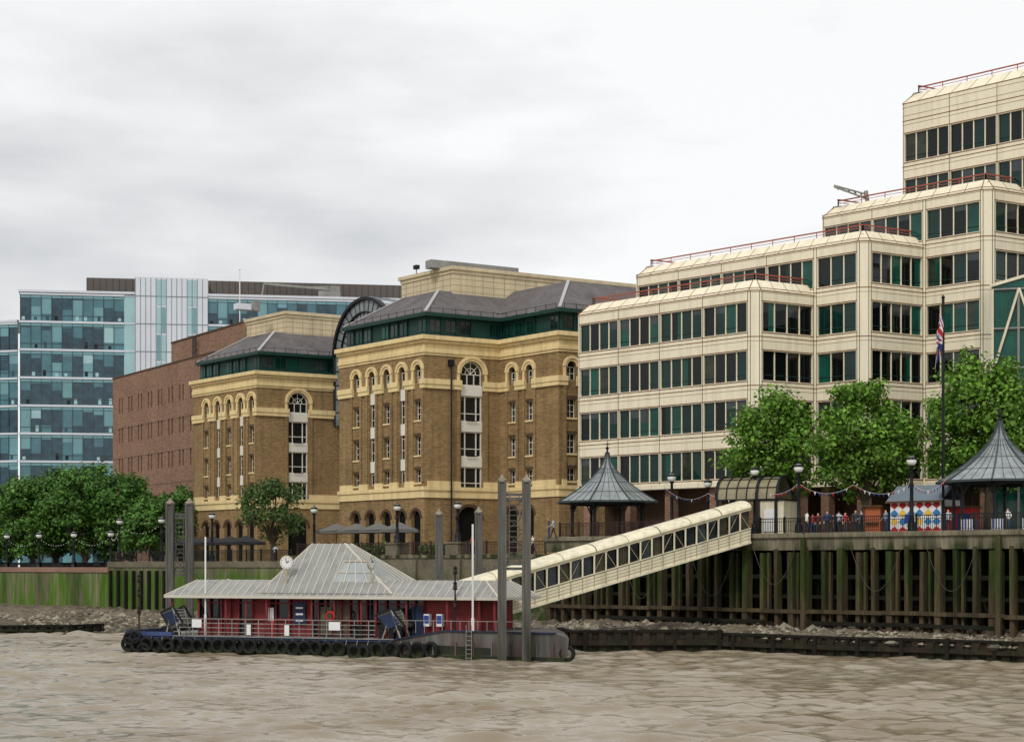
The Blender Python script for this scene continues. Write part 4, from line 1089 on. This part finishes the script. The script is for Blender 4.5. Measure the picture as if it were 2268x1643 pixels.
# ------------------------------------------------------------------ mooring dolphins
def dolphin(pxs, d, ytop, w=.52, zt=None):
    ob = Obj('mooring_dolphin'); zt = zt or SZ(ytop, d); xs = []
    for px in pxs:
        x = SX(px, d); xs.append(x); f_ = Frame((x-w/2, d), t=(1, 0))
        for (a, b) in ((0, .13), (w-.13, w)): ob.box('pile', 'pile_grey', f_, a, b, -w, 0, -1, zt)
        ob.box('pile', 'pile_grey', f_, .13, w-.13, -w+.06, -.06, -1, zt-.15)
        ob.lathe('pile_cap', 'rubble_stone', (x, d+w/2, zt), [(w*.62, -.12), (w*.62, 0), (w*.3, .14), (w*.12, .34), (0, .36)], 8)
    if len(xs) == 2:
        a, b = xs; y = d+w/2
        for z in (zt-.9, zt-1.15, zt-5.2, zt-5.5):
            ob.bar('cross_heads', 'pile_grey', (a, y, z), (b, y, z), .18)
        for fx in (.3, .7): ob.bar('ladder', 'pile_grey', (a+(b-a)*fx, y, zt-1), (a+(b-a)*fx, y, zt-5.3), .06)
        for k in range(13): ob.bar('ladder', 'pile_grey', (a+(b-a)*.3, y, zt-1.2-k*.33), (a+(b-a)*.7, y, zt-1.2-k*.33), .045)
        for k in range(4): ob.bar('lattice', 'pile_grey', (a+.2, y+.15, zt-1.2-k), (b-.2, y+.15, zt-2.2-k), .05); ob.bar('lattice', 'pile_grey', (b-.2, y+.15, zt-1.2-k), (a+.2, y+.15, zt-2.2-k), .05)
    ob.done()
dolphin((1112, 1166), 106.4, 1062, .55)
dolphin((375, 418), 130, 1112, .58)
dolphin((972,), 124, 1136, .55); dolphin((1060,), 124, 1132, .55)

# ------------------------------------------------------------------ covered gangway
gw = Obj('covered_gangway')
Ga = Vector((SX(1020, 115.5), 115.5, 0)); Gb = Vector((SX(1662, 125.2), 125.2, 0))
zb0 = SZ(1392, 115.5); zb1 = SZ(1202, 125.2)
fg = Frame(Ga, Gb); Lg = fg.len; HT = 2.5; n = 25; WD = 2.6; BH = 1.06
def gz(s): return zb0+(zb1-zb0)*s/Lg
def slab(part, m, a, b, h0, h1, o0, o1):
    gw.hexa(part, m, [fg.pt(a, o0, gz(a)+h0), fg.pt(b, o0, gz(b)+h0), fg.pt(b, o1, gz(b)+h0), fg.pt(a, o1, gz(a)+h0), fg.pt(a, o0, gz(a)+h1), fg.pt(b, o0, gz(b)+h1), fg.pt(b, o1, gz(b)+h1), fg.pt(a, o1, gz(a)+h1)])
for i in range(n):
    a = Lg*i/n; b = Lg*(i+1)/n; w = b-a
    for k in range(4):
        h0 = .12+k*.225; slab('side_boards', 'cream_paint', a, b, h0, h0+.185, .0, .05)
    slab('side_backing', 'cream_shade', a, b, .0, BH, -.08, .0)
    slab('side_posts', 'cream_paint', a-.055, a+.055, BH, HT, .03, .09)
    slab('side_posts', 'cream_shade', a-.03, a+.03, 0, BH, .05, .08)
    slab('window_heads', 'cream_paint', a, b, HT-.1, HT, -.06, .04); slab('window_cills', 'cream_paint', a, b, BH, BH+.06, -.06, .1)
    slab('window_glass', R.choice(['pier_glass', 'gangway_glass', 'window_mid', 'window_dark', 'gangway_glass']), a+.05, b-.05, BH, HT, -.14, -.12)
    for (ss, sg) in ((a+.055, 1), (b-.055, -1)):
        gw.poly('gussets', 'cream_paint', [fg.pt(ss, .03, gz(ss)+HT-.1), fg.pt(ss+sg*.1, .03, gz(ss+sg*.1)+HT-.1), fg.pt(ss, .03, gz(ss)+HT-.2)])
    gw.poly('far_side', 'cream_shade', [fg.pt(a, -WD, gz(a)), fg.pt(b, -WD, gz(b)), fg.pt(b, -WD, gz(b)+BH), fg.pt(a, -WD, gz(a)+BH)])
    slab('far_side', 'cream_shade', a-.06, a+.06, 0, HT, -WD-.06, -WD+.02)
    if i % 3 != 1: gw.bar('truss_diagonals', 'cream_shade', fg.pt(a, -.09, gz(a)+(BH if i % 2 else HT)), fg.pt(b, -.09, gz(b)+(HT if i % 2 else BH)), .035)
slab('far_glazing', 'pier_glass', 0, Lg, BH, HT, -WD-.12, -WD-.1)
for o in (0, -WD):
    for h, w_ in ((.06, .14), (HT, .12)): gw.bar('chords', 'cream_paint', fg.pt(0, o+.06, gz(0)+h), fg.pt(Lg, o+.06, gz(Lg)+h), w_)
slab('floor', 'timber_dark', 0, Lg, .02, .1, -WD+.02, -.1)
m_ = 10
for i in range(18):   # barrel roof, segment by segment
    a = Lg*i/18; b = Lg*(i+1)/18
    for k in range(m_):
        t0 = math.pi*k/m_; t1 = math.pi*(k+1)/m_; hw = WD/2+.15
        g = lambda s, t: fg.pt(s, -WD/2+hw*math.cos(t), gz(s)+HT+.08+.56*math.sin(t))
        gw.poly('barrel_roof', 'cream_paint', [g(a, t0), g(b, t0), g(b, t1), g(a, t1)])
        g2 = lambda s, t: fg.pt(s, -WD/2+(hw+.03)*math.cos(t), gz(s)+HT+.08+.6*math.sin(t))
        if i % 2 == 0: gw.poly('roof_straps', 'chain_dark' if i % 4 == 0 else 'cream_shade', [g2(a, t0), g2(a+.06, t0), g2(a+.06, t1), g2(a, t1)])
gw.bar('roof_edge', 'cream_shade', fg.pt(0, .16, gz(0)+HT+.1), fg.pt(Lg, .16, gz(Lg)+HT+.1), .05)
gw.poly('barrel_roof_end', 'cream_shade', [fg.pt(Lg, -WD/2+(WD/2)*math.cos(math.pi*k/8), gz(Lg)+HT+.08+.54*math.sin(math.pi*k/8)) for k in range(9)])
gw.done(smooth=('barrel_roof',))
# landing portal on the quay
po = Obj('gangway_portal')
pf = Frame((SX(1588, 128.5), 128.5), (SX(1722, 126.2), 126.2)); zsb = SZ(1105, 127)
Lp = pf.len; hw = 1.75
for i in range(7):
    s0_ = Lp*i/6; 
    for k in range(12):
        t0 = math.pi*k/12; t1 = math.pi*(k+1)/12
        g = lambda s, t, r=hw: pf.pt(s, -1.6+r*math.cos(t), zsb+r*.98*math.sin(t))
        if i < 6: po.poly('glazed_barrel', 'smoky_glazing', [g(s0_, t0), g(s0_+Lp/6, t0), g(s0_+Lp/6, t1), g(s0_, t1)])
        po.bar('ribs', 'iron_black', g(s0_, t0, hw+.04), g(s0_, t1, hw+.04), .2 if i in (0, 4, 6) else .07)
for k in range(0, 13, 2):
    t = math.pi*k/12; po.bar('ribs', 'iron_black', g(0, t, hw+.03), g(Lp, t, hw+.03), .06)
for s in (0.1, Lp*.67, Lp-.1):
    for o in (.1, -3.3): po.bar('posts', 'iron_black', pf.pt(s, o, 8.15), pf.pt(s, o, zsb), .2)
po.box('cabin', 'cream_paint', pf, Lp*.72, Lp*1.1, -3, .0, 8.2, zsb-.12); po.box('cabin_door', 'sign_white', pf, Lp*.78, Lp*.98, .0, .04, 8.4, 10.1)
po.box('cabin_trim', 'iron_black', pf, Lp*.7, Lp*1.12, -3.1, .1, zsb-.12, zsb)
po.done()

# ------------------------------------------------------------------ promenade things
ki = Obj('harlequin_kiosk')
kf = Frame((SX(1972, 123.5), 123.5), (SX(2084, 120.6), 120.6)); kl = kf.len
ki.box('walls', 'sign_white', kf, 0, kl, -2.6, 0, 8.15, 10.6)
nc, nr_ = 6, 4
for i in range(nc):
    for j in range(nr_):
        w = kl/nc; h = 2.4/nr_; cx_ = (i+.5)*w; cz_ = 8.17+(j+.5)*h
        ki.poly('diamonds', ['flag_red', 'harl_blue', 'flag_red', 'harl_yellow', 'flag_red', 'harl_blue'][(i*2+j*3+j//2) % 6], [kf.pt(cx_-w/2, .015, cz_), kf.pt(cx_, .015, cz_-h/2), kf.pt(cx_+w/2, .015, cz_), kf.pt(cx_, .015, cz_+h/2)])
ki.poly('gable', 'orange_brown', [kf.pt(-.02, 0, 10.6), kf.pt(-.02, -2.6, 10.6), kf.pt(-.02, -1.3, 11.6)])
for o in (.25, -2.85): ki.poly('roof', 'kiosk_roof', [kf.pt(-.25, o, 10.5), kf.pt(kl+.25, o, 10.5), kf.pt(kl+.25, -1.3, 11.7), kf.pt(-.25, -1.3, 11.7)])
ki.box('fascia', 'dark_brick', kf, -.25, kl+.25, .25, .3, 10.42, 10.55)
ki.box('sign', 'sign_blue', kf, kl*.3, kl*.46, .03, .08, 9.0, 9.6)
ki.done()
sh = Obj('market_stall'); f_ = Frame((SX(1914, 124.5), 124.5), (SX(1950, 124), 124))
sh.box('panels', 'orange_brown', f_, 0, f_.len, -1.2, 0, 8.15, 10.2); sh.box('posts', 'dark_brick', f_, -.06, .06, 0, .08, 8.15, 10.15); sh.box('counter', 'dark_brick', f_, .1, f_.len-.1, 0, .3, 9.0, 9.1); sh.box('roof', 'dark_brick', f_, -.15, f_.len+.15, -1.4, .25, 10.2, 10.3); sh.done()
sh = Obj('market_stall'); f_ = Frame((SX(2092, 121), 121), (SX(2150, 119.8), 119.8))
sh.box('panels', 'flag_red', f_, 0, f_.len, -1.4, 0, 8.15, 10.0); sh.box('posts', 'flag_blue', f_, f_.len*.5, f_.len-.03, .003, .05, 8.3, 9.6); sh.box('roof', 'dark_brick', f_, -.15, f_.len+.15, -1.6, .3, 10.0, 10.12); sh.done()
wb = Obj('striped_windbreak'); f_ = Frame((SX(2128, 115.0), 115.0), (SX(2290, 111.5), 111.5)); s = 0; k = 0
while s < f_.len:
    if int(s/1.1) % 2 == 0: wb.box('canvas', 'flag_blue' if k % 2 else 'flag_white', f_, s, s+.1, -.03, .0, 8.35, 9.05)
    s += .1; k += 1
for s in (0, 1.1, 2.2, 3.3, f_.len): wb.bar('stakes', 'bark', f_.pt(s, .04, 8.15), f_.pt(s, .04, 9.2), .05)
wb.done()
# flag pole with drooping union flag
fpn = Obj('flagpole'); fx, fy = SX(2089, 120.5), 120.5
fpn.bar('pole', 'iron_black', (fx, fy, 8.15), (fx, fy, SZ(660, 120.5)), .16); fpn.lathe('finial', 'iron_black', (fx, fy, SZ(660, 120.5)), [(0, -.1), (.16, .05), (0, .25)], 8)
def uj(u, v):
    x = (u-.5)*2; y = (v-.5)
    if abs(x) < .1 or abs(y) < .1: return 'flag_red'
    if abs(x) < .17 or abs(y) < .17: return 'flag_white'
    d = abs(abs(x)*.5-abs(y))
    return 'flag_red' if d < .04 else ('flag_white' if d < .12 else 'flag_blue')
zt = SZ(690, 120.5); nu, nv = 26, 30
def fpt(i, j):
    u = i/nu; v = j/nv
    drop = u*2.3; x = fx-.08-.42*u*(1-.2*v)-.16*math.sin(u*9+v*2); y = fy+.22*math.sin(u*13+v)
    return (x+.0, y, zt-(1-v)*1.9-drop*1.0)
for i in range(nu):
    for j in range(nv): fpn.poly('flag', uj((i+.5)/nu, (j+.5)/nv), [fpt(i, j), fpt(i+1, j), fpt(i+1, j+1), fpt(i, j+1)])
fpn.done()
# cafe umbrellas
def umbrella(px, d, z, w, ze, m):
    x = SX(px, d); ob = Obj('cafe_umbrella')
    ob.lathe('pole', 'iron_black', (x, d, z), [(.3, 0), (.3, .1), (.04, .12), (.04, ze-z+.7)], 8)
    A = [(x+w*a, d+w*b) for a, b in ((-1, -1), (1, -1), (1, 1), (-1, 1))]
    for i in range(4):
        p, q = A[i], A[(i+1) % 4]; mid = ((p[0]+q[0])/2, (p[1]+q[1])/2)
        ob.poly('canopy', m, [(*p, ze), (*mid, ze+.06), (x, d, ze+.75)]); ob.poly('canopy', m, [(*mid, ze+.06), (*q, ze), (x, d, ze+.75)])
        ob.poly('valance', m, [(*p, ze), (*q, ze), (*q, ze-.22), (*p, ze-.22)])
        ob.bar('struts', 'iron_black', (*p, ze), (x, d, ze+.7), .04)
    ob.done()
for px, d in ((745, 164), (790, 163), (838, 160.5), (885, 158.5)): umbrella(px, d, ZQ-.2, 1.75, 9.2, 'canvas_grey')
for px, d in ((430, 184), (470, 182), (510, 180), (545, 178)): umbrella(px, d, QZ, 1.8, 8.3, 'canvas_black')
# clipped shrubs along the cafe terrace
def shrubs(name, pts, m, seed):
    rs = np.random.RandomState(seed); vs = []
    for (x, y, z, r) in pts:
        n = 260; d = rs.normal(size=(n, 3)); d /= np.linalg.norm(d, axis=1)[:, None]
        P = np.array([x, y, z+r*.8])+d*r*rs.uniform(.4, 1.1, (n, 1)); nrm = d+rs.normal(scale=.5, size=(n, 3)); nrm /= np.linalg.norm(nrm, axis=1)[:, None]
        t = np.cross(nrm, rs.normal(size=(n, 3))); t /= np.linalg.norm(t, axis=1)[:, None]; b = np.cross(nrm, t); L_ = .16*rs.uniform(.6, 1.2, (n, 1))
        vs.append(np.stack([P-t*L_, P+b*L_*.6, P+t*L_, P-b*L_*.6], 1))
    vv = np.concatenate(vs).reshape(-1, 3); me = bpy.data.meshes.new(name); me.from_pydata([tuple(p) for p in vv], [], [(i, i+1, i+2, i+3) for i in range(0, len(vv), 4)])
    me.materials.append(M[m]); o = bpy.data.objects.new(name, me); bpy.context.scene.collection.objects.link(o)
sp_l = []
for px in (705, 722, 745, 775, 800, 818, 905, 925, 945): q = fE.pt(fE.s_at(px), -2.0, 0); sp_l.append((q[0], q[1], ZQ, R.uniform(.4, .75)))
for px in (1520, 1545, 1760, 1790, 1850, 1905, 1940): q = fR.pt(fR.s_at(px), -9.0, 0); sp_l.append((q[0], q[1], 8.15, R.uniform(.6, 1.0)))
shrubs('shrubs', sp_l, 'leaf_olive', 8)

# ------------------------------------------------------------------ trees
def tree(name, x, y, zb, zlow, ztop, rad, m, seed, nclump=60, per=230, leaf=.3, trunk=.28, ry=None):
    rs = np.random.RandomState(seed); ob = Obj(name); ry = ry or rad
    zc = (zlow+ztop)/2; hz = (ztop-zlow)/2
    ob.bar('trunk', 'bark', (x, y, zb), (x+.1, y, zlow+hz*.4), trunk*1.6); ob.lathe('trunk', 'bark', (x, y, zb), [(trunk*1.7, 0), (trunk*1.1, .5), (trunk, 1.5), (trunk*.8, max(1.6, zlow-zb))], 9)
    cs = []
    for _ in range(nclump):
        while True:
            p = rs.uniform(-1, 1, 3)
            if .25 < np.linalg.norm(p) < 1: break
        p = p/np.linalg.norm(p)*(np.linalg.norm(p)**.5)
        top = 1-.3*max(0, p[2])
        j = rs.uniform(.75, 1.14)
        c = np.array([x+p[0]*rad*.9*top*j, y+p[1]*ry*.9*top*j, zc+p[2]*hz*.9*j]); cs.append(c)
    for c in cs[:30]:
        m0 = Vector((x+(c[0]-x)*.25, y+(c[1]-y)*.25, zlow+(c[2]-zlow)*.35)); ob.bar('limbs', 'bark', (x, y, zlow-.4), m0, trunk*.5); ob.bar('limbs', 'bark', m0, tuple(c), trunk*.22)
    ob.done()
    vs = []; 
    for c in cs:
        rc = rs.uniform(.13, .28)*min(rad, hz)
        n = int(per*rs.uniform(.5, 1.25)*(rc/(.22*min(rad, hz)))**1.5)
        d = rs.normal(size=(n, 3)); d /= np.linalg.norm(d, axis=1)[:, None]
        rr = rc*rs.uniform(.3, 1.35, (n, 1)); P = c+d*rr*np.array([1.2, 1.2, .8])
        nrm = d*.8+rs.normal(scale=.5, size=(n, 3))+np.array([0, 0, .6]); nrm /= np.linalg.norm(nrm, axis=1)[:, None]
        t = np.cross(nrm, rs.normal(size=(n, 3))); t /= np.linalg.norm(t, axis=1)[:, None]; b = np.cross(nrm, t)
        L_ = leaf*rs.uniform(.6, 1.4, (n, 1))
        vs.append(np.stack([P-t*L_*.5, P+b*L_*.36+nrm*L_*.08, P+t*L_*.55, P-b*L_*.36+nrm*L_*.08], 1))
    vv = np.concatenate(vs).reshape(-1, 3).astype(np.float32); nq = len(vv)//4
    me = bpy.data.meshes.new('foliage'); me.vertices.add(len(vv)); me.vertices.foreach_set('co', vv.ravel())
    me.loops.add(nq*4); me.loops.foreach_set('vertex_index', np.arange(nq*4, dtype=np.int32)); me.polygons.add(nq)
    me.polygons.foreach_set('loop_start', np.arange(0, nq*4, 4, dtype=np.int32)); me.polygons.foreach_set('loop_total', np.full(nq, 4, dtype=np.int32)); me.update()
    me.materials.append(M[m]); o = bpy.data.objects.new('foliage', me); bpy.context.scene.collection.objects.link(o); o.parent = ob.root
tree('plane_tree', SX(1708, 131), 131, 8.15, 10.9, SZ(862, 131), 3.8, 'leaf_plane', 1, 105, 135, .32, ry=3.2)
tree('plane_tree', SX(1916, 127.5), 127.5, 8.15, 10.8, SZ(828, 127.5), 4.2, 'leaf_plane', 2, 122, 145, .32, ry=3.6)
tree('plane_tree', SX(2188, 125), 125, 8.15, 11.4, SZ(766, 125), 4.7, 'leaf_plane', 3, 145, 150, .32, ry=3.6)
tree('street_tree', SX(604, 172), 172, QZ, 8.2, SZ(1043, 172), 3.4, 'leaf_olive', 4, 66, 90, .3, .22)
for i, (px, d, yt, r) in enumerate(((20, 214, 1078, 4.6), (72, 205, 1046, 4.8), (124, 208, 1022, 5.0), (188, 204, 1012, 5.2), (246, 206, 1026, 4.8), (290, 204, 1052, 3.4), (345, 200, 1092, 4.2), (402, 206, 1066, 3.4), (-30, 212, 1060, 5))):
    tree('riverside_tree', SX(px, d), d, QZ, 6.6, SZ(yt, d), r, 'leaf_dark', 20+i, 84, 145, .42, .25)

# ------------------------------------------------------------------ people
def person(x, y, z, face, cloth, legs, pose='stand', h=1.7, seed=0):
    rs = random.Random(seed); k = h/1.7
    V_ = []; E = []; Rr = []
    def v(p, r): V_.append(Vector(p)*k); Rr.append(r*k); return len(V_)-1
    def e(a, b): E.append((a, b))
    st = {'stand': (.03, -.03), 'walk': (.28, -.26)}[pose]
    pel = v((0, 0, .95), .145); wa = v((0, 0, 1.1), .125); chst = v((0, 0, 1.3), .15); nk = v((0, 0, 1.47), .055); hd = v((0, .01, 1.57), .088); ht = v((0, 0, 1.66), .075)
    for a, b in ((pel, wa), (wa, chst), (chst, nk), (nk, hd), (hd, ht)): e(a, b)
    for sg, f in ((1, st[0]), (-1, st[1])):
        hp = v((sg*.09, 0, .88), .09); kn = v((sg*.1, f*.5+.02, .48), .06); an = v((sg*.1, f-.02, .09), .042); ft = v((sg*.11, f+.14, .04), .035)
        e(pel, hp); e(hp, kn); e(kn, an); e(an, ft)
        shd = v((sg*.185, 0, 1.4), .062); el = v((sg*.24, -f*.35-.02, 1.13), .045); bend = rs.choice([.05, .22])
        wr = v((sg*.22, -f*.5+bend, .9+bend*.6), .03); pa = v((sg*.22, -f*.55+bend+.03, .84+bend*.6), .032)
        e(chst, shd); e(shd, el); e(el, wr); e(wr, pa)
        for q in range(4):
            a = v((sg*.22+(q-1.5)*.018, -f*.55+bend+.05, .78+bend*.6-.01*(q in (1, 2))), .009); b = v((sg*.22+(q-1.5)*.018, -f*.55+bend+.07, .745+bend*.6), .008); e(pa, a); e(a, b)
        a = v((sg*.19, -f*.55+bend+.06, .81+bend*.6), .01); e(pa, a)
    me = bpy.data.meshes.new('body'); me.from_pydata(V_, E, []); o = bpy.data.objects.new('body_src', me); bpy.context.scene.collection.objects.link(o)
    o.modifiers.new('s', 'SKIN'); 
    for i, sv in enumerate(me.skin_vertices[0].data): sv.radius = (Rr[i], Rr[i]*(.75 if i in (0, 1, 2) else 1)); sv.use_root = (i == 0)
    o.modifiers.new('u', 'SUBSURF').levels = 1
    dg = bpy.context.evaluated_depsgraph_get(); dg.update()
    nm = bpy.data.meshes.new_from_object(o.evaluated_get(dg)); bpy.data.objects.remove(o)
    for n_ in ('skin', 'hair', cloth, legs, 'iron_black'): nm.materials.append(M[n_])
    for p in nm.polygons:
        c = p.center/k; p.use_smooth = True
        if c.z > 1.6 or (c.z > 1.5 and c.y < -.01): p.material_index = 1
        elif c.z > 1.47 or (abs(c.x) > .17 and c.z < 1.0): p.material_index = 0
        elif c.z > .97: p.material_index = 2
        elif c.z > .08: p.material_index = 3
        else: p.material_index = 4
    root = bpy.data.objects.new('pedestrian', None); bpy.context.scene.collection.objects.link(root)
    b = bpy.data.objects.new('body', nm); bpy.context.scene.collection.objects.link(b); b.parent = root
    root.location = (x, y, z); root.rotation_euler = (0, 0, face)
ppl = [(1226, 139.5, 1.4, 'walk', 0, 6), (1216, 140.6, 1.7, 'stand', 3, 1), (1787, 121.8, -1.2, 'walk', 4, 6), (1812, 124, 2.4, 'stand', 5, 3), (1832, 123, 3.0, 'stand', 1, 6), (1858, 122.2, .4, 'walk', 0, 6), (1872, 123.5, 3.4, 'stand', 2, 3), (1895, 121.6, 3.1, 'stand', 3, 6), (1908, 121.2, 1.5, 'walk', 7, 6), (1800, 126.5, 0, 'stand', 2, 1), (1846, 126, 1, 'walk', 6, 3), (1962, 119.8, 2, 'stand', 7, 1), (2100, 117.5, 2.8, 'stand', 0, 6), (2232, 114.5, 2.6, 'stand', 4, 1)]
for i, (px, d, fc, ps, c, l) in enumerate(ppl): person(SX(px, d), d, 8.16, fc, 'cloth_%d' % c, 'cloth_%d' % l, ps, 1.62+.16*((i*37) % 10)/10, i)
for i, (px, d) in enumerate(((610, 171), (1046, 151.5), (1180, 146))): person(SX(px, d), d, QZ if px < 640 else ZQ, i, 'cloth_%d' % (i*2), 'cloth_6', 'walk', 1.72, 50+i)

# ------------------------------------------------------------------ sky & light
w = bpy.data.worlds.new('World'); bpy.context.scene.world = w; w.use_nodes = True
N = w.node_tree.nodes; L = w.node_tree.links; bg = N['Background']; out = N['World Output']
sky = N.new('ShaderNodeTexSky'); sky.sky_type = 'NISHITA'; sky.sun_disc = False
dirto = Vector((-.35, -.72, .78)).normalized()
sky.sun_elevation = math.asin(dirto.z); sky.sun_rotation = math.atan2(dirto.x, dirto.y)
L.new(sky.outputs[0], bg.inputs[0]); bg.inputs[1].default_value = .1
tc = N.new('ShaderNodeTexCoord'); mp = N.new('ShaderNodeMapping'); mp.inputs['Scale'].default_value = (1, 1, 3.2); mp.inputs['Location'].default_value = (.35, 0, .2)
L.new(tc.outputs['Generated'], mp.inputs[0])
ns = N.new('ShaderNodeTexNoise'); ns.inputs['Scale'].default_value = 3.4; ns.inputs['Detail'].default_value = 8; ns.inputs['Roughness'].default_value = .52; L.new(mp.outputs[0], ns.inputs['Vector'])
# heavier cloud toward the left (west) of the view
sx = N.new('ShaderNodeSeparateXYZ'); L.new(tc.outputs['Generated'], sx.inputs[0])
mr = N.new('ShaderNodeMapRange'); L.new(sx.outputs[0], mr.inputs[0]); mr.inputs[1].default_value = -.32; mr.inputs[2].default_value = .1; mr.inputs[3].default_value = -.09; mr.inputs[4].default_value = .17
ad = N.new('ShaderNodeMath'); ad.operation = 'ADD'; L.new(ns.outputs[0], ad.inputs[0]); L.new(mr.outputs[0], ad.inputs[1])
cr = N.new('ShaderNodeValToRGB'); cr.color_ramp.elements[0].position = .3; cr.color_ramp.elements[0].color = lin((206, 208, 211)); cr.color_ramp.elements[1].position = .6; cr.color_ramp.elements[1].color = (1, 1, 1, 1)
L.new(ad.outputs[0], cr.inputs[0])
b2 = N.new('ShaderNodeBackground'); L.new(cr.outputs[0], b2.inputs[0]); b2.inputs[1].default_value = 1.0
ms = N.new('ShaderNodeMixShader'); ms.inputs[0].default_value = .95; L.new(bg.outputs[0], ms.inputs[1]); L.new(b2.outputs[0], ms.inputs[2]); L.new(ms.outputs[0], out.inputs[0])
sd = bpy.data.lights.new('sun', 'SUN'); sd.energy = 1.45; sd.angle = math.radians(12); sd.color = (1, .98, .95)
so = bpy.data.objects.new('sun', sd); bpy.context.scene.collection.objects.link(so); so.rotation_euler = (-dirto).to_track_quat('-Z', 'Y').to_euler()
# ------------------------------------------------------------------ camera
cd = bpy.data.cameras.new('camera'); co = bpy.data.objects.new('camera', cd); bpy.context.scene.collection.objects.link(co)
co.location = (0, 0, CZ); co.rotation_euler = (math.radians(90), 0, 0)
cd.sensor_width = 36; cd.lens = 36*F/2268; cd.shift_y = (HY-821)/2268; cd.clip_end = 8000
bpy.context.scene.camera = co
vs_ = bpy.context.scene.view_settings; vs_.view_transform = 'Standard'; vs_.look = 'None'; vs_.exposure = 0
